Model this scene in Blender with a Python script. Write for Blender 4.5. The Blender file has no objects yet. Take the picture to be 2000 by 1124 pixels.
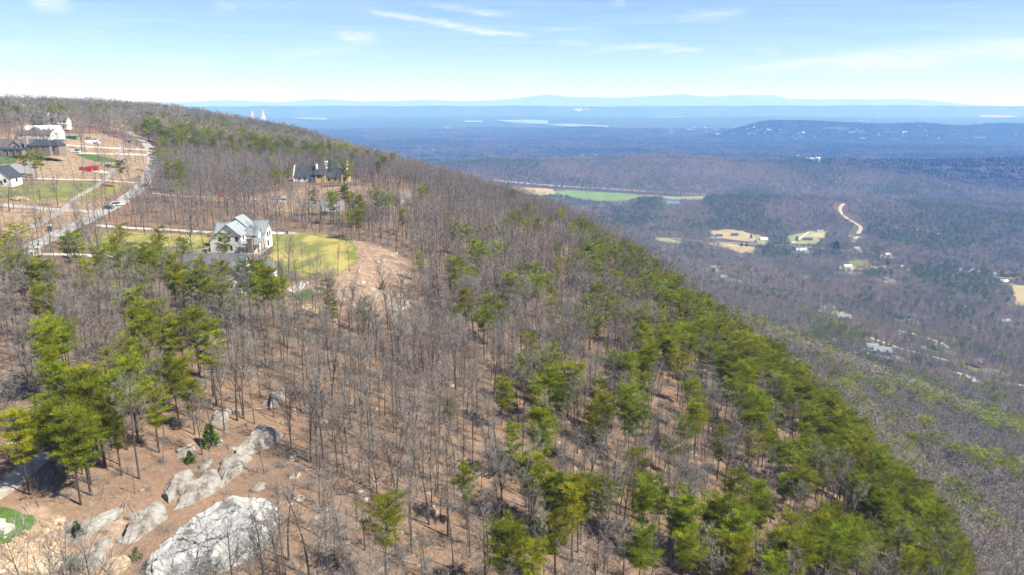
import bpy, bmesh, math, random
import numpy as np
from mathutils import Vector, Matrix, noise as mnoise

random.seed(7); RNG = np.random.default_rng(7)
SC = bpy.context.scene
COL = SC.collection
# ------------------------------------------------------------------ camera
F_PX, CX, CY = 1376.0, 1000.0, 562.0           # focal length and centre of the 2000 px wide photograph
PITCH = math.radians(14.7)
cam_d = bpy.data.cameras.new('camera'); cam = bpy.data.objects.new('camera', cam_d); COL.objects.link(cam)
cam_d.sensor_width = 36.0; cam_d.lens = 36.0 * F_PX / 2000.0
cam_d.clip_start = 0.5; cam_d.clip_end = 300000.0
cam.location = (0, 0, 0); cam.rotation_euler = (math.radians(90) - PITCH, 0, 0)
SC.camera = cam
# ------------------------------------------------------------------ light
SUN_EL, SUN_AZ = math.radians(47), math.radians(108)     # azimuth clockwise from +Y (view direction)
sun_d = bpy.data.lights.new('sun', 'SUN'); sun_d.energy = 4.9; sun_d.angle = math.radians(0.53); sun_d.color = (1.0, 0.955, 0.89)
sun = bpy.data.objects.new('sun', sun_d); COL.objects.link(sun)
sdir = Vector((math.sin(SUN_AZ)*math.cos(SUN_EL), math.cos(SUN_AZ)*math.cos(SUN_EL), math.sin(SUN_EL)))
sun.rotation_euler = sdir.to_track_quat('Z', 'Y').to_euler()
SC.view_settings.view_transform = 'Standard'; SC.view_settings.look = 'None'
SC.view_settings.exposure = 1.0; SC.view_settings.gamma = 1.0; SC.view_settings.use_curve_mapping = False
cy = SC.cycles
cy.max_bounces = 4; cy.diffuse_bounces = 2; cy.glossy_bounces = 1; cy.transmission_bounces = 2; cy.volume_bounces = 3
cy.transparent_max_bounces = 4; cy.use_denoising = True; cy.caustics_reflective = False; cy.caustics_refractive = False
cy.use_adaptive_sampling = True; cy.adaptive_threshold = 0.01

SP, CP = math.sin(PITCH), math.cos(PITCH)
def ray(px, py):
    dx = (np.asarray(px, float)-CX)/F_PX; dy = (CY-np.asarray(py, float))/F_PX
    return np.stack([dx, CP+dy*SP, -SP+dy*CP], -1)
def project(p):
    p = np.asarray(p, float); x, y, z = p[..., 0], p[..., 1], p[..., 2]
    d = np.maximum(y*CP - z*SP, 1e-3); u = y*SP + z*CP
    return CX+F_PX*x/d, CY-F_PX*u/d, y*CP - z*SP

# sky with thin cirrus
W = bpy.data.worlds.new('World'); SC.world = W; W.use_nodes = True
def build_world():
    nt = W.node_tree; N = nt.nodes; L = nt.links; N.clear()
    out = N.new('ShaderNodeOutputWorld'); bg = N.new('ShaderNodeBackground'); L.new(bg.outputs[0], out.inputs[0])
    sky = N.new('ShaderNodeTexSky'); sky.sky_type = 'NISHITA'; sky.sun_disc = False
    sky.sun_elevation = SUN_EL; sky.sun_rotation = SUN_AZ; sky.altitude = 300; sky.air_density = 0.55; sky.dust_density = 0.0; sky.ozone_density = 3.2
    bg.inputs['Strength'].default_value = 0.08
    def M(op, a, b=None, c=None):
        n = N.new('ShaderNodeMath'); n.operation = op
        for i, v in enumerate((a, b, c)):
            if v is None: continue
            if isinstance(v, (int, float)): n.inputs[i].default_value = v
            else: L.new(v, n.inputs[i])
        return n.outputs[0]
    tc = N.new('ShaderNodeTexCoord'); sep = N.new('ShaderNodeSeparateXYZ'); L.new(tc.outputs['Generated'], sep.inputs[0])
    x, y, z = sep.outputs
    az = M('ARCTAN2', x, y); el = M('ARCSINE', z)
    # cloud-deck coordinates for the broken veil
    zc = M('MAXIMUM', z, 0.02)
    cmb = N.new('ShaderNodeCombineXYZ'); L.new(M('DIVIDE', x, zc), cmb.inputs[0]); L.new(M('MULTIPLY', M('DIVIDE', y, zc), 2.2), cmb.inputs[1])
    nz = N.new('ShaderNodeTexNoise'); nz.inputs['Scale'].default_value = 0.55; nz.inputs['Detail'].default_value = 6; nz.inputs['Roughness'].default_value = 0.6; nz.inputs['Distortion'].default_value = 0.8
    L.new(cmb.outputs[0], nz.inputs['Vector'])
    veil = N.new('ShaderNodeMapRange'); veil.inputs[1].default_value = 0.35; veil.inputs[2].default_value = 0.85; veil.inputs[4].default_value = 0.4
    L.new(nz.outputs['Fac'], veil.inputs[0])
    # warp noise for the wisps
    c2 = N.new('ShaderNodeCombineXYZ'); L.new(M('MULTIPLY', az, 14), c2.inputs[0]); L.new(M('MULTIPLY', el, 60), c2.inputs[1])
    n2 = N.new('ShaderNodeTexNoise'); n2.inputs['Scale'].default_value = 1.0; n2.inputs['Detail'].default_value = 7; n2.inputs['Roughness'].default_value = 0.62; n2.inputs['Distortion'].default_value = 0.5
    L.new(c2.outputs[0], n2.inputs['Vector'])
    warp = M('SUBTRACT', n2.outputs['Fac'], 0.5)
    elw = M('ADD', el, M('MULTIPLY', warp, 0.018))
    total = None
    def angs(px, py):
        d = ray(px, py); d = d/np.linalg.norm(d)
        return math.atan2(d[0], d[1]), math.asin(d[2])
    # wisps: two ends in the picture -> directions in the sky, thickness (rad), strength
    for (a, b, th, st) in (((725, 22), (850, 42), .0035, .9), ((850, 42), (985, 70), .0042, .9), ((960, 70), (1035, 70), .003, .7),
                           ((830, 12), (995, 28), .004, .55), ((660, 70), (735, 76), .007, .8), ((540, 105), (720, 95), .006, .4),
                           ((1160, 98), (1325, 88), .004, .8), ((1290, 103), (1370, 96), .003, .8), ((1330, 33), (1455, 26), .006, .5),
                           ((1440, 137), (1720, 112), .006, .8), ((1640, 122), (2100, 85), .0125, .85), ((60, 2), (135, 6), .009, .9),
                           ((1180, -2), (1220, 4), .005, .8), ((420, 10), (460, 14), .004, .4), ((300, 128), (420, 130), .008, .25),
                           ((1480, 98), (1520, 100), .004, .4), ((1055, 55), (1190, 58), .003, .3), ((970, 155), (1080, 150), .006, .3),
                           ((-100, 95), (110, 105), .008, .3), ((1090, 82), (1150, 88), .003, .4)):
        a0, e0 = angs(*a); a1, e1 = angs(*b)
        ac, ec = (a0+a1)/2, (e0+e1)/2; sl = (e1-e0)/(a1-a0); hl = (a1-a0)/2
        u = M('DIVIDE', M('SUBTRACT', az, ac), hl)
        v = M('DIVIDE', M('SUBTRACT', M('SUBTRACT', elw, ec), M('MULTIPLY', M('SUBTRACT', az, ac), sl)), th)
        q = M('ADD', M('MULTIPLY', v, v), M('POWER', M('ABSOLUTE', u), 4.0))
        g = M('MULTIPLY', M('EXPONENT', M('MULTIPLY', q, -1.0)), st)
        total = g if total is None else M('ADD', total, g)
    c4 = N.new('ShaderNodeCombineXYZ'); L.new(M('MULTIPLY', az, 26), c4.inputs[0]); L.new(M('MULTIPLY', elw, 240), c4.inputs[1]); n4 = N.new('ShaderNodeTexNoise'); n4.inputs['Scale'].default_value = 1.0; n4.inputs['Detail'].default_value = 6; n4.inputs['Roughness'].default_value = .7; n4.inputs['Distortion'].default_value = 1.2; L.new(c4.outputs[0], n4.inputs['Vector'])
    n3 = M('MULTIPLY', M('ADD', n2.outputs['Fac'], 0.0), M('MAXIMUM', M('SUBTRACT', M('MULTIPLY', n4.outputs['Fac'], 6.0), 1.4), 0.2))
    mask = M('MINIMUM', M('ADD', M('MULTIPLY', total, n3), veil.outputs[0]), 1.0)
    mask = M('MULTIPLY', mask, 0.6)
    mask = M('MULTIPLY', mask, M('MINIMUM', M('MAXIMUM', M('MULTIPLY', el, 40), 0.0), 1.0))
    mix = N.new('ShaderNodeMix'); mix.data_type = 'RGBA'
    L.new(mask, mix.inputs[0]); L.new(sky.outputs[0], mix.inputs[6]); mix.inputs[7].default_value = (7.2, 7.4, 7.6, 1)
    L.new(mix.outputs[2], bg.inputs['Color'])
build_world()
W.cycles.sampling_method = 'MANUAL'; W.cycles.sample_map_resolution = 256

# ------------------------------------------------------------------ numeric noise and terrain
def _hash(ix, iy, seed):
    n = (ix*374761393 + iy*668265263 + seed*1442695041) & 0xffffffff
    n = ((n ^ (n >> 13))*1274126177) & 0xffffffff
    return ((n ^ (n >> 16)) & 0xffff)/65535.0
def vnoise(x, y, seed=0):
    x = np.asarray(x, float); y = np.asarray(y, float)
    ix = np.floor(x).astype(np.int64); iy = np.floor(y).astype(np.int64); fx = x-ix; fy = y-iy
    fx = fx*fx*(3-2*fx); fy = fy*fy*(3-2*fy)
    a = _hash(ix, iy, seed); b = _hash(ix+1, iy, seed); c = _hash(ix, iy+1, seed); d = _hash(ix+1, iy+1, seed)
    return (a*(1-fx)+b*fx)*(1-fy)+(c*(1-fx)+d*fx)*fy
def fbm(x, y, seed=0, oct=3):
    s = 0; a = .5; t = 0
    for i in range(oct):
        s = s+a*vnoise(x*2**i, y*2**i, seed+i*17); t += a; a *= .5
    return s/t
def sstep(x, a, b):
    t = np.clip((x-a)/(b-a), 0, 1); return t*t*(3-2*t)

XC_Y = [-400, 0, 100, 165, 230, 440, 575, 800, 1000, 1300, 2000, 5000, 120000]
XC_X = [-50, -55, -37, -25, -22, -48, -92, -198, -295, -480, -900, -2800, -80000]
S_X = [-1e6, -22, -10, 4, 35, 75, 103, 120, 165, 230, 530, 800, 1200, 2000, 1e6]
S_Z = [0, 0, 3.5, 6.0, 13, 24, 34.5, 45, 92, 122, 225, 262, 288, 292, 292]
def _px_ctrl():
    pts = []
    for (px, py, z) in ((20, 1030, -48), (300, 1000, -48.5), (540, 830, -48.5), (465, 490, -48), (600, 500, -49), (780, 520, -50), (100, 465, -47),
                        (20, 560, -47), (200, 640, -48), (0, 800, -47), (230, 403, -46), (290, 340, -43), (300, 290, -33), (235, 255, -22),
                        (265, 270, -27), (100, 258, -20), (65, 300, -29), (165, 335, -38), (20, 350, -37), (30, 280, -26), (630, 358, -48),
                        (700, 370, -49), (500, 380, -48), (400, 330, -44.5)):
        d = ray(px, py); t = z/d[2]; pts.append((d[0]*t, d[1]*t, z))
    pts += [(-311, 800, -26), (-235, 750, -43), (-179, 720, -50), (-420, 950, -21), (-330, 950, -42), (-400, 1150, -40), (-600, 600, -10), (-420, 580, -15), (-700, 900, -9), (-300, 1100, -50),
            (-220, 600, -38), (-280, 640, -31), (100, 100, -48), (100, 400, -48), (100, 800, -48), (400, 300, -48), (0, 10, -48), (-100, -30, -46),
            (-200, 100, -45), (300, 1200, -47), (700, 700, -48), (-350, 250, -40), (-450, 400, -27), (-700, 300, -20)]
    return np.array(pts)
_CP = _px_ctrl(); _C0 = 70.0
def _kern(d2): return np.sqrt(d2+_C0*_C0)
_A = _kern(((_CP[:, None, :2]-_CP[None, :, :2])**2).sum(-1)); _m = _CP[:, 2].mean()
_wts = np.linalg.solve(_A + (-6.0)*np.eye(len(_CP)), _CP[:, 2]-_m)
def plateau(x, y):
    r = np.zeros_like(x)+_m
    for (cx_, cy_, _), w in zip(_CP, _wts): r = r+w*np.sqrt((x-cx_)**2+(y-cy_)**2+_C0*_C0)
    far = sstep(np.hypot(x+100, y-400), 700, 1200)
    return np.clip(r, -53, -4)*(1-far) + far*(-48+28*sstep(-x-.2*y, -200, 500))
def bump(x, y, cx_, cy_, rx, ry, h, rot=0):
    c, s = math.cos(rot), math.sin(rot); u = ((x-cx_)*c+(y-cy_)*s)/rx; v = (-(x-cx_)*s+(y-cy_)*c)/ry
    return h*np.exp(-(u*u+v*v))
# far mountain skyline: picture column -> row
MT = np.array([(-700, 203), (0, 199), (200, 199), (340, 200), (440, 196), (500, 199), (545, 201), (625, 194), (700, 199), (780, 198), (830, 195), (900, 198.5), (960, 197),
               (1010, 192), (1075, 185), (1110, 190), (1200, 191.5), (1270, 189), (1335, 184.5), (1380, 190), (1450, 185.5), (1510, 186.5), (1545, 194), (1600, 195), (1690, 194),
               (1780, 194), (1820, 197), (1880, 203), (2000, 205), (2700, 203)], float)
YM = 40000.0
def height(x, y):
    x = np.asarray(x, float); y = np.asarray(y, float)
    X = x-np.interp(y, XC_Y, XC_X)
    rr = np.hypot(x, y); S = 0
    for o, w in ((-9, .15), (-4, .2), (0, .3), (4, .2), (9, .15)): S = S+w*np.interp(X+o, S_X, S_Z)
    S = S+(292-S)*sstep(rr, 2600, 4500)
    p = plateau(x, y)
    p = p+( -48-p)*np.maximum(sstep(X, 60, 500), sstep(rr, 2600, 4500))
    h = p-S
    h = h+sstep(X, 10, 60)*(1-sstep(X, 300, 600))*3.0*(fbm(x/45, y/45, 3)-.5)
    h = h+.7*(fbm(x/14, y/14, 9, 2)-.5)*sstep(X, -25, 0)*(1-sstep(X, 400, 700))
    h = np.atleast_1d(h); xf = np.atleast_1d(x); k = (np.hypot(xf, np.atleast_1d(y)) > 900)
    if k.any():
        hf, xk, yk, Xk = h[k], xf[k], np.atleast_1d(y)[k], np.atleast_1d(X)[k]
        h[k] = far_height(hf, xk, yk, Xk)
    return h if x.ndim else h[0]
def far_height(h, x, y, X):
    v = np.maximum(sstep(X, 500, 1300), sstep(np.hypot(x, y), 2600, 4500))
    r = np.hypot(x, y)
    h = h+v*(14*(fbm(x/420, y/420, 21)-.5)+sstep(r, 3500, 6000)*60*(fbm(x/2600, y/1700, 33)-.45))
    h = h+bump(x, y, 400, 2120, 170, 120, 24)+bump(x, y, 830, 2180, 420, 260, 46)+bump(x, y, 1500, 2000, 500, 300, 26)
    yc = 3020+.03*x+60*np.sin(x/700)
    crest = 97*sstep(x, -1200, -100)*(1-sstep(x, 3000, 5000))*(.82+.36*fbm(x/600, y*0+3, 5))
    h = h+crest*np.exp(-((y-yc)/260)**2)
    # dark wooded hill and low hills in the middle distance
    h = h+sstep(x, 1700, 2600)*150*(.7+.6*fbm(x/900, y*0+1, 15))*np.exp(-((y-7000-.05*x)/430)**2)
    h = h+sstep(x, 100, 900)*(1-sstep(x, 2500, 3600))*45*(.6+.8*fbm(x/800, y*0+5, 12))*np.exp(-((y-8300)/420)**2)
    # long ridge across the whole horizon
    crest = 262+44*(fbm(x/2300, y*0+7, 41)-.5)+16*(fbm(x/600, y*0+2, 43)-.5)
    h = h+crest*np.exp(-((y-18600-500*np.sin(x/5000))/900)**2)
    h = h+sstep(y, 10500, 13000)*70*fbm(x/3000, y/1500, 55)*(1-sstep(y, 15500, 16500))
    px = CX+F_PX*(x/np.maximum(y, 1))*1.033
    row = np.interp(px, MT[:, 0], MT[:, 1])
    zt = (-SP+(CY-row)/F_PX*CP)/(CP+(CY-row)/F_PX*SP)*YM
    zt = zt+40*(fbm(x/1500, y/1500, 61)-.5)
    h = h+np.where(y > 27000, (zt+345)*np.exp(-((y-YM)/3000)**2), 0)
    return h
def hit(px, py, dz=0.0, tmin=25.0, tmax=42000.0):
    """where the line of sight through a point of the photograph meets the ground (+dz)"""
    px = np.atleast_1d(np.asarray(px, float)); py = np.atleast_1d(np.asarray(py, float)); d = ray(px, py)
    n = len(px); lo = np.full(n, tmin); hi = np.full(n, tmax); todo = np.ones(n, bool)
    for a, b, k in ((tmin, 260., 110), (260., 800., 90), (800., 4200., 130), (4200., tmax, 170)):
        ts = np.geomspace(a, b, k); w = np.where(todo)[0]
        if not len(w): break
        P = d[w][:, None, :]*ts[None, :, None]
        under = P[..., 2] < height(P[..., 0], P[..., 1])+dz; f = under.any(1); i = np.maximum(under.argmax(1), 1)
        lo[w[f]] = ts[i[f]-1]; hi[w[f]] = ts[i[f]]; todo[w[f]] = False
    for _ in range(18):
        m = (lo+hi)/2; q = d*m[:, None]; u = q[:, 2] < height(q[:, 0], q[:, 1])+dz
        hi = np.where(u, m, hi); lo = np.where(u, lo, m)
    q = d*hi[:, None]; q[:, 2] = height(q[:, 0], q[:, 1])
    return q
def hit1(px, py, dz=0.0): return hit([px], [py], dz)[0]
#==END_TERRAIN==
# ------------------------------------------------------------------ materials
MATS = {}
def mat(name, color, rough=.85, var=.0, scale=3.0, color2=None, detail=4, bump=0.0, bscale=None, spec=.25, metal=0.0, rand=0.0, coords='Object', transl=0.0, c2pos=(.4, .62), vec_scale=None, stand=None):
    """Principled material whose colour is broken up by noise between two tones; rand = per-object variation"""
    if name in MATS: return MATS[name]
    m = bpy.data.materials.new(name); m.use_nodes = True; nt = m.node_tree; N = nt.nodes; L = nt.links
    b = N['Principled BSDF']; b.inputs['Roughness'].default_value = rough; b.inputs['Specular IOR Level'].default_value = spec; b.inputs['Metallic'].default_value = metal
    c1 = tuple(color)+(1,)
    c2 = tuple(color2)+(1,) if color2 else tuple(min(1, c*(1-var)) for c in color)+(1,)
    tc = N.new('ShaderNodeTexCoord'); vec = tc.outputs[coords]
    if vec_scale:
        mp = N.new('ShaderNodeMapping'); mp.inputs['Scale'].default_value = vec_scale; L.new(vec, mp.inputs[0]); vec = mp.outputs[0]
    nz = N.new('ShaderNodeTexNoise'); nz.inputs['Scale'].default_value = scale; nz.inputs['Detail'].default_value = detail; nz.inputs['Roughness'].default_value = .62
    L.new(vec, nz.inputs['Vector'])
    rp = N.new('ShaderNodeValToRGB'); rp.color_ramp.elements[0].position = c2pos[0]; rp.color_ramp.elements[1].position = c2pos[1]
    rp.color_ramp.elements[0].color = c2; rp.color_ramp.elements[1].color = c1
    L.new(nz.outputs['Fac'], rp.inputs[0]); col = rp.outputs[0]
    if rand:
        oi = N.new('ShaderNodeObjectInfo'); hs = N.new('ShaderNodeHueSaturation'); L.new(col, hs.inputs['Color'])
        r1 = N.new('ShaderNodeMapRange'); r1.inputs[3].default_value = 1-rand; r1.inputs[4].default_value = 1+rand; L.new(oi.outputs['Random'], r1.inputs[0]); L.new(r1.outputs[0], hs.inputs['Value'])
        ml = N.new('ShaderNodeMath'); ml.operation = 'MULTIPLY'; ml.inputs[1].default_value = 7.31; L.new(oi.outputs['Random'], ml.inputs[0])
        fr = N.new('ShaderNodeMath'); fr.operation = 'FRACT'; L.new(ml.outputs[0], fr.inputs[0])
        r2 = N.new('ShaderNodeMapRange'); r2.inputs[3].default_value = .5-rand*.055; r2.inputs[4].default_value = .5+rand*.055; L.new(fr.outputs[0], r2.inputs[0]); L.new(r2.outputs[0], hs.inputs['Hue'])
        col = hs.outputs[0]
    if stand:
        ge = N.new('ShaderNodeNewGeometry'); n5 = N.new('ShaderNodeTexNoise'); n5.inputs['Scale'].default_value = stand[0]; n5.inputs['Detail'].default_value = 5; L.new(ge.outputs['Position'], n5.inputs['Vector'])
        r5 = N.new('ShaderNodeValToRGB'); e5 = r5.color_ramp.elements; e5.new(.5)
        for q5, (p5, c5) in zip(e5, zip((.36, .5, .64), stand[1])): q5.position = p5; q5.color = tuple(c5)+(1,)
        L.new(n5.outputs['Fac'], r5.inputs[0]); m5 = N.new('ShaderNodeMix'); m5.data_type = 'RGBA'; m5.blend_type = 'MULTIPLY'; m5.inputs[0].default_value = 1.0; L.new(col, m5.inputs[6]); L.new(r5.outputs[0], m5.inputs[7]); col = m5.outputs[2]
    L.new(col, b.inputs['Base Color'])
    if bump:
        bp = N.new('ShaderNodeBump'); bp.inputs['Strength'].default_value = bump; bp.inputs['Distance'].default_value = .1
        n2 = N.new('ShaderNodeTexNoise'); n2.inputs['Scale'].default_value = bscale or scale*3; n2.inputs['Detail'].default_value = 5; L.new(vec, n2.inputs['Vector'])
        L.new(n2.outputs['Fac'], bp.inputs['Height']); L.new(bp.outputs[0], b.inputs['Normal'])
    if transl:
        tr = N.new('ShaderNodeBsdfTranslucent'); L.new(col, tr.inputs['Color']); mx = N.new('ShaderNodeMixShader'); mx.inputs[0].default_value = transl
        L.new(b.outputs[0], mx.inputs[1]); L.new(tr.outputs[0], mx.inputs[2]); L.new(mx.outputs[0], N['Material Output'].inputs[0])
    MATS[name] = m; return m
M_bark = mat('bark_grey', (.115, .103, .09), var=.45, scale=2.0, rand=.25, vec_scale=(1, 1, .25))
M_twig = mat('twig_grey', (.32, .292, .26), var=.3, scale=.8, rand=.22)
STAND = ((.62, .66, .60), (1.0, .97, .92), (1.15, 1.0, .85))
M_twigfar = mat('twig_mauve', (.30, .29, .25), var=.3, scale=.3, rand=.25, stand=(.006, STAND))
M_pbark = mat('pine_bark', (.10, .078, .062), var=.4, scale=2.0, rand=.2)
M_needle = mat('pine_needles', (.345, .36, .012), color2=(.125, .165, .008), scale=.7, rand=.36, transl=.35, rough=.6, spec=.3)
M_needle2 = mat('pine_needles_far', (.17, .225, .045), color2=(.10, .145, .032), scale=.4, rand=.3, transl=.25, rough=.7)
M_cedar = mat('cedar_leaf', (.050, .085, .018), color2=(.030, .055, .012), scale=1.5, rand=.2, transl=.2)
M_cedarb = mat('cedar_leaf_bright', (.11, .19, .02), color2=(.05, .10, .012), scale=1.5, transl=.2)
M_rock0 = mat('sandstone_grey', (.31, .295, .27), color2=(.13, .115, .10), scale=.55, detail=10, bump=.7, bscale=2.2, rough=.9, c2pos=(.36, .58))
def rock_mat():
    m = bpy.data.materials.new('sandstone_lichen'); m.use_nodes = True; nt = m.node_tree; N = nt.nodes; L = nt.links; b = N['Principled BSDF']; b.inputs['Roughness'].default_value = .92; b.inputs['Specular IOR Level'].default_value = .15
    tc = N.new('ShaderNodeTexCoord')
    def nz(sc, det, ro=.65): n = N.new('ShaderNodeTexNoise'); n.inputs['Scale'].default_value = sc; n.inputs['Detail'].default_value = det; n.inputs['Roughness'].default_value = ro; L.new(tc.outputs['Object'], n.inputs['Vector']); return n.outputs['Fac']
    def rp(f, st):
        r = N.new('ShaderNodeValToRGB'); e = r.color_ramp.elements
        while len(e) < len(st): e.new(.5)
        for q, (p, c) in zip(e, st): q.position = p; q.color = tuple(c)+(1,)
        L.new(f, r.inputs[0]); return r.outputs[0]
    def mx(f, a, c): x = N.new('ShaderNodeMix'); x.data_type = 'RGBA'; L.new(f, x.inputs[0]); L.new(a, x.inputs[6]); L.new(c, x.inputs[7]); return x.outputs[2]
    base = rp(nz(.3, 9, .6), ((.32, (.14, .14, .135)), (.45, (.32, .33, .33)), (.58, (.41, .425, .43)), (.74, (.49, .50, .49))))
    stain = rp(nz(.8, 8), ((.4, (.20, .12, .075)), (.6, (.36, .25, .17))))
    col = mx(rp(nz(.28, 7, .7), ((.56, (0, 0, 0)), (.66, (.75, .75, .75)))), base, stain)
    vo = N.new('ShaderNodeTexVoronoi'); vo.feature = 'DISTANCE_TO_EDGE'; vo.inputs['Scale'].default_value = .22; L.new(tc.outputs['Object'], vo.inputs['Vector'])
    d = N.new('ShaderNodeMix'); d.data_type = 'VECTOR'; d.inputs[0].default_value = .35; L.new(tc.outputs['Object'], d.inputs[4]); n3 = N.new('ShaderNodeTexNoise'); n3.inputs['Scale'].default_value = .7; n3.inputs['Detail'].default_value = 5; L.new(tc.outputs['Object'], n3.inputs['Vector'])
    sc = N.new('ShaderNodeVectorMath'); sc.operation = 'SCALE'; sc.inputs['Scale'].default_value = 9.0; L.new(n3.outputs['Color'], sc.inputs[0]); L.new(sc.outputs[0], d.inputs[5]); L.new(d.outputs[1], vo.inputs['Vector'])
    col = mx(rp(vo.outputs['Distance'], ((.006, (.8, .8, .8)), (.022, (0, 0, 0)))), col, rp(nz(2, 3), ((.3, (.05, .042, .035)), (.7, (.10, .08, .065)))))
    L.new(col, b.inputs['Base Color'])
    bp = N.new('ShaderNodeBump'); bp.inputs['Strength'].default_value = .45; bp.inputs['Distance'].default_value = .25
    mm = N.new('ShaderNodeMapRange'); mm.inputs[1].default_value = 0; mm.inputs[2].default_value = .05; mm.inputs[4].default_value = .5; L.new(vo.outputs['Distance'], mm.inputs[0])
    ad = N.new('ShaderNodeMath'); ad.operation = 'ADD'; L.new(mm.outputs[0], ad.inputs[0]); L.new(nz(1.6, 8, .7), ad.inputs[1]); L.new(ad.outputs[0], bp.inputs['Height']); L.new(bp.outputs[0], b.inputs['Normal'])
    return m
M_rock = rock_mat()
M_rocktan = mat('sandstone_tan', (.52, .42, .29), color2=(.33, .23, .14), scale=.9, detail=8, bump=.5, bscale=3, rand=.15)
M_stone = mat('field_stone', (.50, .46, .40), color2=(.28, .23, .19), scale=1.5, detail=6, bump=.4, rand=.2)
M_asphalt = mat('worn_asphalt', (.40, .385, .37), var=.22, scale=.25, detail=8)
M_conc = mat('concrete', (.55, .52, .46), var=.14, scale=.4, detail=8)
M_path = mat('gravel_path', (.37, .34, .31), var=.28, scale=1.2, detail=8)
M_dirtroad = mat('dirt_road', (.47, .40, .31), var=.3, scale=.1, detail=6)
M_lawn = mat('lawn_dormant', (.36, .30, .10), color2=(.155, .175, .040), scale=.16, detail=8, vec_scale=(1, .35, 1), c2pos=(.40, .58))
M_turf = mat('lawn_green', (.085, .155, .030), color2=(.05, .10, .020), scale=.8, detail=6)
M_yard = mat('yard_grass', (.19, .20, .06), color2=(.12, .115, .05), scale=.12, detail=7)
M_field = mat('field_green', (.16, .24, .055), color2=(.12, .19, .045), scale=.012, detail=6)
M_fieldtan = mat('field_straw', (.40, .32, .19), color2=(.30, .25, .12), scale=.02, detail=6)
M_fieldmow = mat('field_pale', (.27, .28, .11), color2=(.20, .22, .08), scale=.02, detail=6)
M_water = mat('water', (.10, .16, .20), rough=.12, spec=.6, scale=.01)
M_white = mat('white_siding', (.78, .78, .77), var=.06, scale=.6, spec=.3)
M_trim = mat('white_trim', (.80, .79, .77), var=.04, scale=1)
M_shingle = mat('grey_shingle', (.29, .325, .35), var=.22, scale=1.2, detail=8, vec_scale=(1, 1, 4))
M_shingleD = mat('charcoal_shingle', (.058, .068, .085), var=.3, scale=1.2, detail=8)
M_shingleB = mat('brown_shingle', (.155, .135, .115), var=.3, scale=1.2, detail=8)
M_metalroof = mat('white_metal_roof', (.82, .82, .81), rough=.4, var=.06, scale=.5, spec=.5)
M_stonewall = mat('stone_veneer', (.31, .27, .22), color2=(.14, .12, .10), scale=2.2, detail=3, bump=.5)
M_ply = mat('yellow_sheathing', (.62, .48, .20), var=.2, scale=.7)
M_brick = mat('red_brick', (.24, .10, .065), var=.35, scale=2.5, detail=6)
M_darksid = mat('dark_siding', (.10, .092, .085), var=.25, scale=1)
M_tan = mat('tan_siding', (.42, .37, .30), var=.15, scale=1)
M_glass = mat('window_glass', (.02, .025, .032), rough=.08, spec=.7, scale=2)
M_wood = mat('cedar_post', (.30, .17, .08), var=.3, scale=2)
M_mulch = mat('mulch', (.13, .07, .045), var=.4, scale=2, detail=8)
M_log = mat('weathered_wood', (.34, .30, .26), var=.4, scale=1.4, vec_scale=(1, 1, 1))
M_red = mat('red_paint', (.50, .02, .025), var=.25, scale=.9, rough=.5)
M_green = mat('green_paint', (.03, .22, .07), var=.2, scale=.9, rough=.5)
M_blue = mat('blue_plastic', (.03, .07, .16), var=.15, scale=1, rough=.5)
M_black = mat('black_rubber', (.02, .02, .02), rough=.7, scale=1)
M_carw = mat('white_car_paint', (.75, .75, .75), rough=.3, spec=.5, scale=1, var=.03)
M_card = mat('dark_car_paint', (.045, .05, .06), rough=.3, spec=.5, scale=1, var=.05)
M_carg = mat('silver_car_paint', (.38, .40, .43), rough=.3, spec=.5, scale=1, var=.05)
M_chrome = mat('lamp_glass', (.7, .7, .68), rough=.2, spec=.6, scale=1)
M_tower = mat('tower_concrete', (.42, .41, .40), var=.15, scale=.02)
M_tank = mat('tank_white', (.80, .80, .79), var=.05, scale=.05)
M_tarp = mat('white_sheeting', (.72, .72, .72), var=.2, scale=.8)
M_gravel = mat('gravel_pile', (.30, .29, .29), var=.35, scale=2, detail=8)
M_redbud = mat('redbud_twigs', (.30, .11, .12), var=.3, scale=.8)
M_blossom = mat('white_blossom', (.62, .62, .56), var=.25, scale=.5, transl=.2)
M_spring = mat('spring_leaf', (.20, .21, .05), var=.3, scale=.5, transl=.3, rand=.2)

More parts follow.
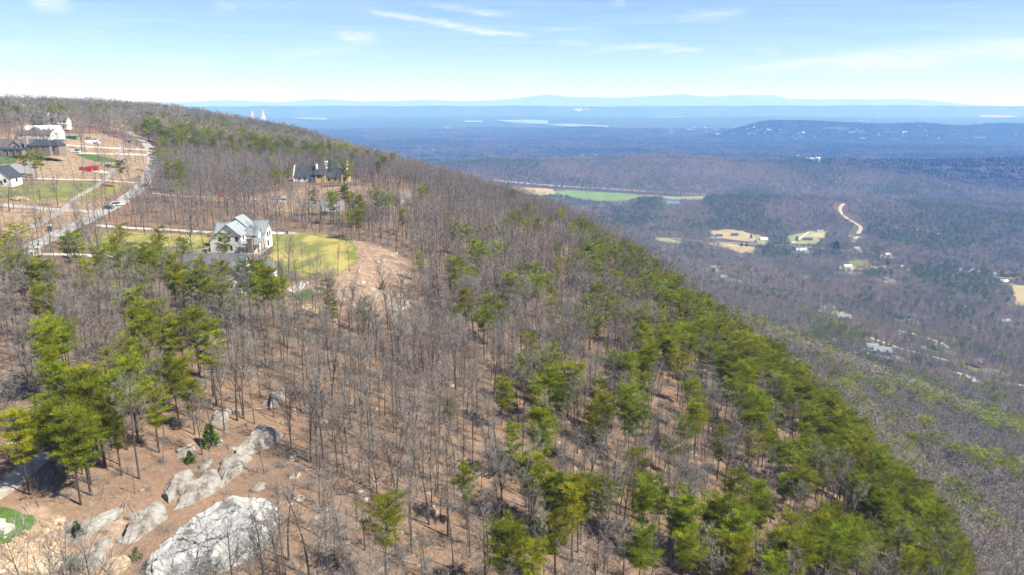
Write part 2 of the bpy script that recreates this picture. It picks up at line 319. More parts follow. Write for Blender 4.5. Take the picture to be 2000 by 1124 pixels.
def ground_mat():
    m = bpy.data.materials.new('forest_floor'); m.use_nodes = True; nt = m.node_tree; N = nt.nodes; L = nt.links
    b = N['Principled BSDF']; b.inputs['Roughness'].default_value = .95; b.inputs['Specular IOR Level'].default_value = .05
    tc = N.new('ShaderNodeTexCoord')
    def nz(scale, det=6, ro=.65, dist=0, vs=None):
        v = tc.outputs['Object']
        if vs: mp = N.new('ShaderNodeMapping'); mp.inputs['Scale'].default_value = vs; L.new(v, mp.inputs[0]); v = mp.outputs[0]
        n = N.new('ShaderNodeTexNoise'); n.inputs['Scale'].default_value = scale; n.inputs['Detail'].default_value = det; n.inputs['Roughness'].default_value = ro; n.inputs['Distortion'].default_value = dist
        L.new(v, n.inputs['Vector']); return n.outputs['Fac']
    def ramp(f, *st):
        r = N.new('ShaderNodeValToRGB'); e = r.color_ramp.elements
        while len(e) < len(st): e.new(.5)
        for q, (p, c) in zip(e, st): q.position = p; q.color = tuple(c)+(1,)
        L.new(f, r.inputs[0]); return r.outputs[0]
    def mix(f, a, c):
        x = N.new('ShaderNodeMix'); x.data_type = 'RGBA'
        L.new(f, x.inputs[0]) if not isinstance(f, float) else setattr(x.inputs[0], 'default_value', f)
        L.new(a, x.inputs[6]); L.new(c, x.inputs[7]); return x.outputs[2]
    def math_(op, a, c):
        x = N.new('ShaderNodeMath'); x.operation = op; x.use_clamp = True
        for i, v in enumerate((a, c)):
            if isinstance(v, float): x.inputs[i].default_value = v
            else: L.new(v, x.inputs[i])
        return x.outputs[0]
    litter = ramp(nz(1.6, 8, .75), (.30, (.075, .046, .034)), (.45, (.185, .122, .082)), (.60, (.27, .182, .122)), (.74, (.40, .31, .225)))
    patch = ramp(nz(.11, 6, .6), (.38, (.19, .145, .11)), (.62, (.285, .18, .12)))
    litter = mix(.38, litter, patch)
    damp = ramp(nz(.045, 8, .72), (.40, (1, 1, 1)), (.56, (0, 0, 0))); dk = ramp(nz(.9, 6, .7), (.35, (.085, .062, .05)), (.65, (.17, .125, .10))); litter = mix(math_('MULTIPLY', damp, .55), litter, dk)
    dry = ramp(nz(.21, 9, .78), (.56, (0, 0, 0)), (.68, (1, 1, 1))); dl = ramp(nz(3, 5, .7), (.35, (.30, .21, .15)), (.65, (.44, .36, .28))); litter = mix(math_('MULTIPLY', dry, .6), litter, dl)
    dirt = ramp(nz(.35, 9, .7), (.3, (.16, .115, .08)), (.5, (.285, .205, .135)), (.7, (.41, .33, .24)))
    grass = ramp(nz(.25, 8, .7), (.32, (.13, .115, .045)), (.5, (.20, .20, .06)), (.68, (.30, .25, .12)))
    rocky = ramp(nz(.55, 10, .75), (.30, (.16, .105, .075)), (.48, (.27, .185, .13)), (.60, (.36, .28, .21)), (.68, (.52, .48, .42)))
    # far wood seen from above: bare crowns and dark evergreen patches, clearings
    wood = ramp(nz(.012, 12, .78), (.33, (.030, .034, .030)), (.5, (.060, .062, .054)), (.68, (.105, .102, .088)))
    ev = ramp(nz(.0022, 10, .66, .6, (1, .7, 1)), (.48, (0, 0, 0)), (.53, (1, 1, 1)))
    green = ramp(nz(.02, 8, .7), (.4, (.014, .034, .018)), (.6, (.028, .058, .026)))
    wood = mix(math_('MULTIPLY', ev, .85), wood, green)
    clr = ramp(nz(.0035, 9, .8, .3, (1, .5, 1)), (.72, (0, 0, 0)), (.74, (1, 1, 1)))
    pale = ramp(nz(.01, 6), (.4, (.20, .18, .11)), (.6, (.36, .30, .22)))
    wood = mix(clr, wood, pale)
    at = N.new('ShaderNodeAttribute'); at.attribute_name = 'zones'; sp = N.new('ShaderNodeSeparateColor'); L.new(at.outputs['Color'], sp.inputs[0])
    edge = nz(.45, 6, .7)
    def soft(ch):
        s = math_('ADD', sp.outputs[ch], math_('SUBTRACT', edge, .5)) if False else None
        a = N.new('ShaderNodeMath'); a.operation = 'MULTIPLY_ADD'; L.new(edge, a.inputs[0]); a.inputs[1].default_value = .9; a.inputs[2].default_value = -.45
        c = N.new('ShaderNodeMath'); c.operation = 'ADD'; L.new(sp.outputs[ch], c.inputs[0]); L.new(a.outputs[0], c.inputs[1])
        r = N.new('ShaderNodeMapRange'); r.inputs[1].default_value = .38; r.inputs[2].default_value = .62; L.new(c.outputs[0], r.inputs[0]); return r.outputs[0]
    col = mix(soft(0), litter, dirt); col = mix(soft(1), col, grass); col = mix(soft(2), col, rocky)
    a2 = N.new('ShaderNodeAttribute'); a2.attribute_name = 'canopy'
    col = mix(a2.outputs['Fac'], col, wood)
    L.new(col, b.inputs['Base Color'])
    bp = N.new('ShaderNodeBump'); bp.inputs['Strength'].default_value = .55; bp.inputs['Distance'].default_value = .25
    L.new(nz(2.2, 6, .7), bp.inputs['Height']); L.new(bp.outputs[0], b.inputs['Normal'])
    return m
M_ground = ground_mat()

# ------------------------------------------------------------------ mesh helpers
def mk_mesh(name, V, Fc, mats=(), midx=None, smooth=False):
    me = bpy.data.meshes.new(name); V = np.asarray(V, np.float32).reshape(-1, 3)
    if isinstance(Fc, np.ndarray):
        k = Fc.shape[1]; n = len(Fc); loops = Fc.astype(np.int32).ravel(); st = np.arange(0, n*k, k, dtype=np.int32); tot = np.full(n, k, np.int32)
    else:
        n = len(Fc); tot = np.array([len(f) for f in Fc], np.int32); loops = np.array([i for f in Fc for i in f], np.int32); st = np.concatenate([[0], np.cumsum(tot)[:-1]]).astype(np.int32) if n else np.zeros(0, np.int32)
    me.vertices.add(len(V)); me.vertices.foreach_set('co', V.ravel())
    me.loops.add(len(loops)); me.loops.foreach_set('vertex_index', loops)
    me.polygons.add(n); me.polygons.foreach_set('loop_start', st); me.polygons.foreach_set('loop_total', tot)
    if midx is not None: me.polygons.foreach_set('material_index', np.asarray(midx, np.int32))
    me.polygons.foreach_set('use_smooth', np.full(n, smooth, bool))
    for m in mats: me.materials.append(m)
    me.update(calc_edges=True); me.validate(); return me
def obj(name, me, parent=None, loc=(0, 0, 0), rotz=0.0, scale=1.0):
    o = bpy.data.objects.new(name, me); COL.objects.link(o); o.location = loc; o.rotation_euler = (0, 0, rotz)
    if scale != 1.0: o.scale = (scale,)*3 if isinstance(scale, (int, float)) else scale
    if parent: o.parent = parent
    return o
def tag(o, label, cat, group=None):
    o['label'] = label; o['category'] = cat
    if group: o['group'] = group
    return o
def thing(name, label, cat, loc=(0, 0, 0), rotz=0.0, group=None):
    o = bpy.data.objects.new(name, None); COL.objects.link(o); o.location = loc; o.rotation_euler = (0, 0, rotz); o.empty_display_size = .5
    return tag(o, label, cat, group)
def struct(o): o['kind'] = 'structure'; return o
def stuff(o, label, cat): o['kind'] = 'stuff'; o['label'] = label; o['category'] = cat; return o
class MB:
    def __init__(s): s.v = []; s.f = []; s.m = []
    def add(s, V, Fc, mi=0):
        b = len(s.v); s.v += [tuple(p) for p in V]; s.f += [tuple(i+b for i in f) for f in Fc]; s.m += [mi]*len(Fc)
    def box(s, x0, x1, y0, y1, z0, z1, mi=0):
        V = [(x0, y0, z0), (x1, y0, z0), (x1, y1, z0), (x0, y1, z0), (x0, y0, z1), (x1, y0, z1), (x1, y1, z1), (x0, y1, z1)]
        s.add(V, [(3, 2, 1, 0), (4, 5, 6, 7), (0, 1, 5, 4), (1, 2, 6, 5), (2, 3, 7, 6), (3, 0, 4, 7)], mi)
    def hexa(s, bot, top, mi=0):
        s.add(list(bot)+list(top), [(3, 2, 1, 0), (4, 5, 6, 7), (0, 1, 5, 4), (1, 2, 6, 5), (2, 3, 7, 6), (3, 0, 4, 7)], mi)
    def extr(s, prof, axis, a, b, mi=0):
        """profile of (u,z) swept along the other horizontal axis from a to b"""
        n = len(prof)
        P = lambda u, z, w: (u, w, z) if axis == 'y' else (w, u, z)
        V = [P(u, z, a) for u, z in prof]+[P(u, z, b) for u, z in prof]
        s.add(V, [tuple(range(n))[::-1], tuple(range(n, 2*n))]+[(i, (i+1) % n, n+(i+1) % n, n+i) for i in range(n)], mi)
    def tube(s, pts, rad, n=5, mi=0, cap=True):
        pts = [Vector(p) for p in pts]; base = len(s.v)
        for i, p in enumerate(pts):
            d = (pts[min(i+1, len(pts)-1)]-pts[max(i-1, 0)]).normalized(); a = d.orthogonal().normalized(); c = d.cross(a)
            for k in range(n):
                t = 2*math.pi*k/n; q = p+(a*math.cos(t)+c*math.sin(t))*rad[i]; s.v.append((q.x, q.y, q.z))
        for i in range(len(pts)-1):
            for k in range(n): s.f.append((base+i*n+k, base+i*n+(k+1) % n, base+(i+1)*n+(k+1) % n, base+(i+1)*n+k)); s.m.append(mi)
        if cap: s.f.append(tuple(base+(len(pts)-1)*n+k for k in range(n))); s.m.append(mi); s.f.append(tuple(base+k for k in range(n))[::-1]); s.m.append(mi)
    def lathe(s, prof, n=24, mi=0):
        base = len(s.v)
        for r, z in prof:
            for k in range(n): t = 2*math.pi*k/n; s.v.append((r*math.cos(t), r*math.sin(t), z))
        for i in range(len(prof)-1):
            for k in range(n): s.f.append((base+i*n+k, base+i*n+(k+1) % n, base+(i+1)*n+(k+1) % n, base+(i+1)*n+k)); s.m.append(mi)
    def mesh(s, name, *mats, smooth=False): return mk_mesh(name, s.v, s.f, mats, s.m, smooth)
    def build(s, name, m, parent=None, smooth=False): return obj(name, s.mesh(name, m, smooth=smooth), parent)

# ------------------------------------------------------------------ outlines on the ground (world x,y from points of the photograph)
def wpoly(pts): return hit([p[0] for p in pts], [p[1] for p in pts])[:, :2]
def inpoly(x, y, P):
    r = np.zeros(x.shape, bool); n = len(P)
    for i in range(n):
        x0, y0 = P[i]; x1, y1 = P[(i+1) % n]
        if y0 == y1: continue
        c = ((y0 > y) != (y1 > y)) & (x < (x1-x0)*(y-y0)/(y1-y0)+x0); r ^= c
    return r
def dist_line(x, y, P, closed=True):
    d = np.full(x.shape, 1e9); n = len(P)
    for i in range(n if closed else n-1):
        a = P[i]; b = P[(i+1) % n]; e = b-a; L2 = max((e**2).sum(), 1e-9)
        t = np.clip(((x-a[0])*e[0]+(y-a[1])*e[1])/L2, 0, 1); d = np.minimum(d, np.hypot(x-a[0]-t*e[0], y-a[1]-t*e[1]))
    return d
DIRT = [[(125, 262), (200, 262), (290, 295), (288, 340), (245, 352), (120, 350), (0, 345), (0, 305), (100, 300)],
        [(0, 395), (170, 380), (230, 395), (190, 425), (110, 455), (40, 470), (0, 450)],
        [(0, 265), (55, 240), (60, 262), (0, 300)],
        [(500, 380), (580, 372), (690, 362), (765, 370), (785, 392), (760, 405), (690, 412), (560, 420), (505, 400)],
        [(-40, 1010), (60, 985), (120, 1010), (90, 1060), (30, 1110), (-60, 1130)],
        [(380, 383), (500, 380), (500, 395), (380, 393)]]
GRASS = [[(505, 500), (520, 455), (620, 455), (665, 462), (712, 478), (712, 520), (690, 540), (655, 552), (590, 545), (540, 530)], [(0, 365), (90, 355), (200, 358), (170, 388), (90, 392), (0, 392)], [(220, 360), (255, 358), (215, 385), (150, 395)],
         [(180, 452), (410, 458), (410, 500), (280, 500), (120, 488), (180, 470)], [(215, 520), (290, 520), (300, 560), (215, 580)]]
ROCKY = [[(690, 470), (740, 480), (800, 510), (805, 545), (790, 580), (770, 620), (700, 605), (640, 575), (560, 560), (540, 555), (640, 545), (690, 520)],
         [(780, 372), (795, 380), (790, 400), (765, 385)], [(60, 1075), (130, 1030), (240, 1000), (250, 1030), (180, 1124), (40, 1135)]]
W_DIRT = [wpoly(p) for p in DIRT]; W_GRASS = [wpoly(p) for p in GRASS]; W_ROCKY = [wpoly(p) for p in ROCKY]
def zone_mask(x, y, polys, soft=2.5):
    r = np.zeros(x.shape)
    for P in polys:
        lo = P.min(0)-12; hi = P.max(0)+12; k = (x > lo[0]) & (x < hi[0]) & (y > lo[1]) & (y < hi[1])
        if not k.any(): continue
        d = dist_line(x[k], y[k], P); d = np.where(inpoly(x[k], y[k], P), d, -d); r[k] = np.maximum(r[k], np.clip(.5+d/(2*soft), 0, 1))
    return r
CANOPY_R0, CANOPY_R1 = 2900.0, 3500.0
def build_ground():
    fine = np.radians(np.arange(-52, 52.01, .22)); coarse = np.radians(np.arange(56, 305, 4.0))
    az = np.concatenate([fine, coarse]); nr = 610; rr = np.geomspace(10, 46000, nr)
    A, R = np.meshgrid(az, rr); X = R*np.sin(A); Y = R*np.cos(A)
    Z = height(X, Y)
    V = np.stack([X, Y, Z], -1).reshape(-1, 3); na = len(az)
    i = np.arange(nr-1)[:, None]*na; j = np.arange(na)[None, :]; j2 = (j+1) % na
    Fc = np.stack([i+j, i+j2, i+na+j2, i+na+j], -1).reshape(-1, 4)
    c = len(V); V = np.concatenate([V, [[0, 0, float(height(np.array([0.]), np.array([0.]))[0])]]])
    faces = Fc[:, ::-1]
    me = mk_mesh('ground', V, faces.copy(), (M_ground,), smooth=True)
    x, y = V[:, 0], V[:, 1]; near = (np.hypot(x, y) < 900)
    zn = np.zeros((len(V), 4), np.float32); zn[:, 3] = 1
    for ch, polys in enumerate((W_DIRT, W_GRASS, W_ROCKY)):
        q = np.zeros(len(V)); q[near] = zone_mask(x[near], y[near], polys); zn[:, ch] = q
    a = me.color_attributes.new('zones', 'FLOAT_COLOR', 'POINT'); a.data.foreach_set('color', zn.ravel())
    cn = me.attributes.new('canopy', 'FLOAT', 'POINT'); cn.data.foreach_set('value', np.maximum(sstep(np.hypot(x, y), CANOPY_R0, CANOPY_R1), .55*sstep(x-np.interp(y, XC_Y, XC_X), 130, 420)).astype(np.float32))
    return struct(obj('ground', me))
build_ground()

KEEP_OUT = []          # (polyline, half width, closed) in world xy: no trees here
def strip(name, pts, width, m, off=.14, px=True, label=None, kerb=False):
    P = hit([p[0] for p in pts], [p[1] for p in pts])[:, :2] if px else np.array(pts, float)
    # Catmull-Rom smoothing
    Q = []
    n = len(P)
    for i in range(n-1):
        p0, p1, p2, p3 = P[max(i-1, 0)], P[i], P[i+1], P[min(i+2, n-1)]
        k = max(3, int(np.hypot(*(p2-p1))/max(width*.4, 1.5)))
        for t in np.linspace(0, 1, k, endpoint=False):
            Q.append(.5*((2*p1)+(-p0+p2)*t+(2*p0-5*p1+4*p2-p3)*t*t+(-p0+3*p1-3*p2+p3)*t**3))
    Q.append(P[-1]); Q = np.array(Q)
    T = np.gradient(Q, axis=0); T /= np.linalg.norm(T, axis=1)[:, None]; Nn = np.stack([-T[:, 1], T[:, 0]], 1)
    lanes = np.linspace(-.5, .5, 5); V = []
    for l in lanes:
        q = Q+Nn*(l*width); V.append(np.stack([q[:, 0], q[:, 1], height(q[:, 0], q[:, 1])+off], 1))
    V = np.stack(V, 1); k = len(Q); V = V.reshape(-1, 3)
    Fc = [(i*5+j, (i+1)*5+j, (i+1)*5+j+1, i*5+j+1) for i in range(k-1) for j in range(4)]
    b = len(V)
    skirt = V.copy(); skirt[:, 2] -= 1.2
    Fc += [(i*5, b+i*5, b+(i+1)*5, (i+1)*5) for i in range(k-1)]+[(i*5+4, (i+1)*5+4, b+(i+1)*5+4, b+i*5+4) for i in range(k-1)]
    o = struct(obj(name, mk_mesh(name, np.concatenate([V, skirt]), [f[::-1] for f in Fc], (m,))))
    KEEP_OUT.append((Q, width/2+(5 if name == 'lane' else 9 if name == 'dirt_road' else 0), False))
    return o
def drape(name, poly, m, off=.1, cell=3.0, px=True, rag=0.0, keep=True):
    if name == 'field':
        my = sum(p[1] for p in poly)/len(poly); g = 6 if my < 420 else 8; KEEP_OUT.append((wpoly([(p[0], p[1]+(g if p[1] > my else 0)) for p in poly]), 0.0, True))
    if name == 'field': rag = 9.0; cell = min(cell, 14)
    P = wpoly(poly) if px else np.array(poly, float)
    # densify and roughen the outline
    O = []
    for i in range(len(P)):
        a, b = P[i], P[(i+1) % len(P)]; L_ = np.hypot(*(b-a)); k = max(1, int(L_/cell))
        for t in range(k): O.append(a+(b-a)*t/k)
    O = np.array(O)
    if rag: O = O+np.stack([(fbm(O[:, 0]/(cell*2), O[:, 1]/(cell*2), 71)-.5), (fbm(O[:, 0]/(cell*2), O[:, 1]/(cell*2), 77)-.5)], 1)*rag*2
    bm = bmesh.new(); bm.faces.new([bm.verts.new((p[0], p[1], 0)) for p in O])
    lo = O.min(0); hi = O.max(0)
    for ax in (0, 1):
        for c in np.arange(lo[ax]+cell, hi[ax], cell):
            co = Vector((0, 0, 0)); co[ax] = c; no = Vector((0, 0, 0)); no[ax] = 1
            bmesh.ops.bisect_plane(bm, geom=bm.verts[:]+bm.edges[:]+bm.faces[:], plane_co=co, plane_no=no)
    vs = np.array([v.co[:] for v in bm.verts]); hz = height(vs[:, 0], vs[:, 1])
    for v, z in zip(bm.verts, hz): v.co.z = z+off
    bmesh.ops.recalc_face_normals(bm, faces=bm.faces[:])
    if sum(f.normal.z for f in bm.faces) < 0: bmesh.ops.reverse_faces(bm, faces=bm.faces[:])
    me = bpy.data.meshes.new(name); bm.to_mesh(me); bm.free(); me.materials.append(m)
    if keep: KEEP_OUT.append((P, 0.0, True))
    return struct(obj(name, me))
# street, drives and paths on the plateau
strip('street', [(20, 512), (60, 484), (110, 460), (180, 425), (235, 395), (275, 366), (293, 335), (298, 310), (292, 290), (276, 273), (256, 261), (236, 254), (215, 250)], 6.4, M_asphalt)
strip('side_street', [(-30, 398), (60, 406), (130, 411), (190, 413), (228, 402)], 5.5, M_asphalt, off=.10)
strip('driveway', [(186, 441), (250, 446), (330, 450), (412, 455)], 3.6, M_conc, off=.18)
strip('driveway', [(524, 455), (552, 457), (574, 455)], 5.0, M_conc, off=.16)
strip('driveway', [(35, 503), (75, 498), (140, 499), (215, 503), (295, 513)], 3.4, M_conc, off=.18)
strip('driveway', [(128, 284), (200, 289), (284, 293)], 3.6, M_conc, off=.18)
strip('driveway', [(150, 300), (220, 301), (286, 303)], 3.6, M_conc, off=.18)
strip('driveway', [(40, 349), (120, 351), (200, 353), (270, 358)], 3.0, M_conc, off=.18)
strip('driveway', [(300, 378), (345, 384), (400, 386), (470, 389), (560, 395)], 3.4, M_dirtroad, off=.18)
strip('footpath', [(60, 447), (105, 424), (135, 400), (152, 385), (182, 368), (205, 352), (226, 330), (238, 312), (231, 300), (239, 292), (232, 284)], 2.4, M_path, off=.22)
drape('gravel_yard', [(600, 396), (640, 388), (672, 396), (670, 412), (625, 414)], M_gravel, off=.12, cell=2)
drape('construction_yard', [(0, 322), (60, 318), (70, 338), (0, 345)], M_gravel, off=.12, cell=2, rag=.6)
strip('footpath', [(-40, 985), (20, 945), (55, 915), (80, 890), (92, 868)], 3.0, M_path, off=.12)
# lawns
LAWN_A = [(512, 478), (524, 462), (575, 456), (620, 462), (660, 466), (700, 482), (697, 510), (680, 530), (655, 540), (600, 535), (560, 522), (530, 510), (522, 495)]
drape('lawn', LAWN_A, M_lawn, off=.12, cell=1.2, rag=2.2)
drape('lawn', [(575, 575), (600, 566), (618, 574), (612, 585), (590, 588), (570, 585)], M_turf, off=.12, cell=.8, rag=.4)
drape('lawn', [(215, 453), (320, 457), (405, 461), (408, 480), (360, 487), (300, 478), (230, 472)], M_lawn, off=.12, cell=1.2, rag=.6)
drape('lawn', [(145, 302), (175, 301), (232, 314), (230, 318), (185, 315)], M_turf, off=.12, cell=1.5, rag=.4)
drape('lawn', [(0, 360), (70, 357), (175, 357), (165, 378), (100, 386), (0, 388)], M_yard, off=.10, cell=2, rag=.8)
drape('lawn', [(0, 302), (15, 302), (36, 310), (30, 320), (0, 322)], M_turf, off=.12, cell=1.5, rag=.4)
drape('lawn', [(-40, 985), (0, 992), (28, 998), (66, 1010), (72, 1020), (58, 1036), (0, 1074), (-50, 1090)], M_turf, off=.12, cell=.6, rag=.3)
drape('mulch_bed', [(521, 480), (530, 478), (537, 476), (528, 498), (518, 497)], M_mulch, off=.16, cell=1)
drape('patio', [(560, 566), (575, 558), (590, 552), (600, 556), (590, 566), (572, 574)], M_conc, off=.16, cell=1, rag=.5)
KEEP_OUT.append((wpoly([(-80, 990), (130, 985), (150, 1124), (60, 1300), (-80, 1300)]), 0.0, True))
# valley: fields, road, water
drape('field', [(1075, 375), (1110, 372), (1210, 378), (1262, 382), (1240, 390), (1205, 397), (1160, 394), (1120, 386), (1085, 384)], M_field, off=1.0, cell=30)
drape('field', [(1000, 366), (1080, 370), (1082, 380), (1055, 383), (1010, 378)], M_fieldtan, off=1.3, cell=30)
drape('field', [(1255, 381), (1330, 385), (1390, 383), (1370, 391), (1310, 390)], M_fieldmow, off=1.0, cell=30)
drape('field', [(1385, 453), (1420, 449), (1450, 452), (1478, 462), (1470, 474), (1430, 470), (1395, 462)], M_fieldtan, off=.8, cell=12)
drape('field', [(1375, 474), (1430, 477), (1478, 485), (1468, 497), (1440, 494), (1410, 484)], M_fieldtan, off=.8, cell=12)
drape('field', [(1270, 464), (1300, 467), (1332, 472), (1328, 477), (1285, 472)], M_fieldmow, off=.8, cell=12)
drape('field', [(1475, 458), (1500, 464), (1495, 478), (1478, 480)], M_fieldmow, off=1.1, cell=12)
drape('field', [(1540, 462), (1580, 452), (1612, 455), (1610, 464), (1590, 478), (1545, 478)], M_fieldmow, off=.8, cell=12)
drape('field', [(1565, 463), (1582, 456), (1612, 456), (1608, 464)], M_fieldtan, off=1.2, cell=12)
drape('field', [(1978, 560), (2040, 555), (2060, 600), (1985, 598)], M_fieldtan, off=.8, cell=12)
drape('field', [(1655, 512), (1690, 506), (1700, 520), (1660, 523)], M_yard, off=.8, cell=12)
strip('highway', [(960, 353), (1040, 360), (1140, 367), (1250, 374), (1340, 379), (1420, 382)], 11, M_dirtroad, off=1.6)
strip('creek', [(1285, 388), (1300, 392), (1315, 401)], 42, M_water, off=1.4)
strip('dirt_road', [(1648, 399), (1641, 407), (1643, 418), (1655, 428), (1672, 438), (1681, 446), (1675, 458), (1668, 474)], 9, M_dirtroad, off=1.0)
strip('country_road', [(1290, 466), (1400, 474), (1480, 478), (1560, 482), (1640, 490), (1720, 497)], 6, M_asphalt, off=1.3)
strip('lane', [(1752, 646), (1790, 655), (1830, 668), (1850, 680)], 6, M_conc, off=.6)
strip('lane', [(1685, 655), (1720, 668), (1760, 682), (1800, 692), (1850, 705)], 6, M_conc, off=.6)
strip('lane', [(1860, 728), (1890, 735), (1910, 748)], 10, M_conc, off=.6)
strip('lane', [(1950, 745), (2010, 756)], 5, M_conc, off=.6)
strip('lane', [(1735, 445), (1800, 450), (1835, 458)], 6, M_dirtroad, off=.8)
strip('lane', [(1540, 480), (1560, 468), (1580, 454)], 5, M_conc, off=1.3)
strip('lane', [(1740, 396), (1800, 400), (1900, 402)], 8, M_dirtroad, off=1.3)
drape('lake', [(565, 231), (600, 230.4), (640, 232), (636, 235.2), (600, 234.6)], M_water, off=9, cell=400)
drape('lake', [(965, 236), (1030, 235), (1072, 237), (1068, 243.5), (1030, 242.5), (990, 240)], M_water, off=9, cell=400)
drape('lake', [(1060, 244.5), (1110, 243), (1190, 247), (1188, 250), (1120, 249)], M_water, off=9, cell=400)
drape('lake', [(905, 237), (945, 237), (940, 240), (910, 240)], M_water, off=9, cell=400)
drape('lake', [(1268, 229.5), (1340, 229), (1345, 230.8), (1275, 231.2)], M_water, off=9, cell=400)
drape('far_field', [(1915, 226), (1985, 227), (1975, 230.5), (1925, 229.5)], M_fieldtan, off=9, cell=400)
#==END_SETTING==
# ------------------------------------------------------------------ buildings
class House:
    """a building made of gabled blocks; local x to the right, y away from the camera, z up"""
    def __init__(s, name, label, px, py, yaw=0.0, cat='house', group=None, loc=None):
        q = hit1(px, py) if loc is None else np.array(loc); s.o = thing(name, label, cat, tuple(q), yaw, group); s.q = q; s.yaw = yaw
    def P(s, lx, ly):
        c, k = math.cos(s.yaw), math.sin(s.yaw); return s.q[0]+lx*c-ly*k, s.q[1]+lx*k+ly*c
    def keep(s, x0, x1, y0, y1):
        KEEP_OUT.append((np.array([s.P(x0, y0), s.P(x1, y0), s.P(x1, y1), s.P(x0, y1)]), 1.5, True)); return s
    def block(s, x0, x1, y0, y1, ze, za, axis, wm, rm, z0=-1.6, uc=None, zl=None, zr=None, over=.45, th=.22, parapet=None, hip=0.0):
        a, b, c, d = (x0, x1, y0, y1) if axis == 'y' else (y0, y1, x0, x1)
        uc = (a+b)/2 if uc is None else uc; zl = ze if zl is None else zl; zr = ze if zr is None else zr
        m = MB()
        if hip:
            P = (lambda u, w, z: (u, w, z)) if axis == 'y' else (lambda u, w, z: (w, u, z))
            m.box(x0, x1, y0, y1, z0, ze); m.build('wall', wm, s.o)
            r = MB(); A, B, C, D = a-over, b+over, c-over, d+over; zo = ze-.05
            base = [P(A, C, zo), P(B, C, zo), P(B, D, zo), P(A, D, zo)]
            up = [P(A, C, zo+th), P(B, C, zo+th), P(B, D, zo+th), P(A, D, zo+th), P(uc, C+hip, za), P(uc, D-hip, za)]
            r.add(base+up, [(3, 2, 1, 0), (0, 1, 5, 4), (1, 2, 6, 5), (2, 3, 7, 6), (3, 0, 4, 7), (4, 5, 8), (5, 6, 9, 8), (6, 7, 9), (7, 4, 8, 9)])
            ro = r.build('roof', rm, s.o)
            return ro
        m.extr([(a, z0), (b, z0), (b, zr), (uc, za), (a, zl)], axis, c, d); m.build('wall', wm, s.o)
        r = MB(); e0, e1 = c-over, d+over
        if parapet: e0, e1 = c+.02, d-.02
        sl = (za-zl)/(uc-a); sr = (za-zr)/(b-uc)
        r.extr([(a-over, zl-over*sl+.03), (uc, za+.03), (b+over, zr-over*sr+.03), (b+over, zr-over*sr+.03+th), (uc, za+.03+th*1.25), (a-over, zl-over*sl+.03+th)], axis, e0, e1)
        ro = r.build('roof', rm, s.o)
        rc = MB(); rc.extr([(uc-.18, za+th*1.05), (uc, za+th*1.25+.1), (uc+.18, za+th*1.05)], axis, e0+.03, e1-.03); rc.build('ridge_cap', rm, ro)
        if parapet:
            for w in (c, d):
                p = MB(); p.extr([(a-.3, z0), (b+.3, z0), (b+.3, zr+.7), (uc, za+.8), (a-.3, zl+.7)], axis, w-.28, w+.28); p.build('parapet_wall', parapet, s.o)
        return ro
    def window(s, x, y, z, w, h, face='-y', frame=None, name='window'):
        f = MB(); g = MB(); t = .09
        def bx(mb, u0, u1, z0, z1, d0, d1):
            if face == '-y': mb.box(x+u0, x+u1, y-d1, y-d0, z+z0, z+z1)
            elif face == '+y': mb.box(x+u0, x+u1, y+d0, y+d1, z+z0, z+z1)
            elif face == '+x': mb.box(x+d0, x+d1, y+u0, y+u1, z+z0, z+z1)
            else: mb.box(x-d1, x-d0, y+u0, y+u1, z+z0, z+z1)
        for (u0, u1, z0, z1) in ((-w/2-t, -w/2, -h/2-t, h/2+t), (w/2, w/2+t, -h/2-t, h/2+t), (-w/2, w/2, h/2, h/2+t), (-w/2, w/2, -h/2-t, -h/2)): bx(f, u0, u1, z0, z1, -.05, .06)
        o = f.build(name, frame or M_trim, s.o); bx(g, -w/2, w/2, -h/2, h/2, -.05, .025); g.build('pane', M_glass, o); return o
    def door(s, x, y, z, w=1.0, h=2.1, face='-y', m=None):
        d = MB()
        if face == '-y': d.box(x-w/2, x+w/2, y-.05, y+.05, z, z+h)
        else: d.box(x-.05, x+.05, y-w/2, y+w/2, z, z+h)
        o = d.build('door', m or M_darksid, s.o); k = MB(); k.box(x+w*.36-.05, x+w*.36+.05, y-.12, y-.05, z+1, z+1.1) if face == '-y' else k.box(x+.05, x+.12, y+w*.36-.05, y+w*.36+.05, z+1, z+1.1); k.build('handle', M_chrome, o)
    def chimney(s, x, y, z0, z1, w, d, m, cap=None):
        c = MB(); c.box(x-w/2, x+w/2, y-d/2, y+d/2, z0, z1); o = c.build('chimney', m, s.o)
        k = MB(); k.box(x-w/2-.12, x+w/2+.12, y-d/2-.12, y+d/2+.12, z1+.003, z1+.22); k.build('chimney_cap', cap or m, o)
    def post(s, x, y, z0, z1, w=.25, m=None, name='column'):
        c = MB(); c.box(x-w/2, x+w/2, y-w/2, y+w/2, z0, z1); c.box(x-w*.75, x+w*.75, y-w*.75, y+w*.75, z0-.02, z0+.25); c.build(name, m or M_wood, s.o)
    def slab(s, name, V4, th, m):
        b = MB(); b.hexa([(p[0], p[1], p[2]-th) for p in V4], V4); return b.build(name, m, s.o)
    def dormer(s, x, y, z, w, d, h, wm, rm):
        m = MB(); m.extr([(x-w/2, z), (x+w/2, z), (x+w/2, z+h), (x, z+h+w*.4), (x-w/2, z+h)], 'y', y, y+d); o = m.build('dormer', wm, s.o)
        r = MB(); r.extr([(x-w/2-.2, z+h-.14), (x, z+h+w*.4+.03), (x+w/2+.2, z+h-.14), (x+w/2+.2, z+h+.06), (x, z+h+w*.4+.23), (x-w/2-.2, z+h+.06)], 'y', y-.2, y+d); r.build('roof', rm, o)
        g = MB(); g.box(x-w*.28, x+w*.28, y-.04, y+.05, z+.25, z+h-.1); g.build('pane', M_glass, o)

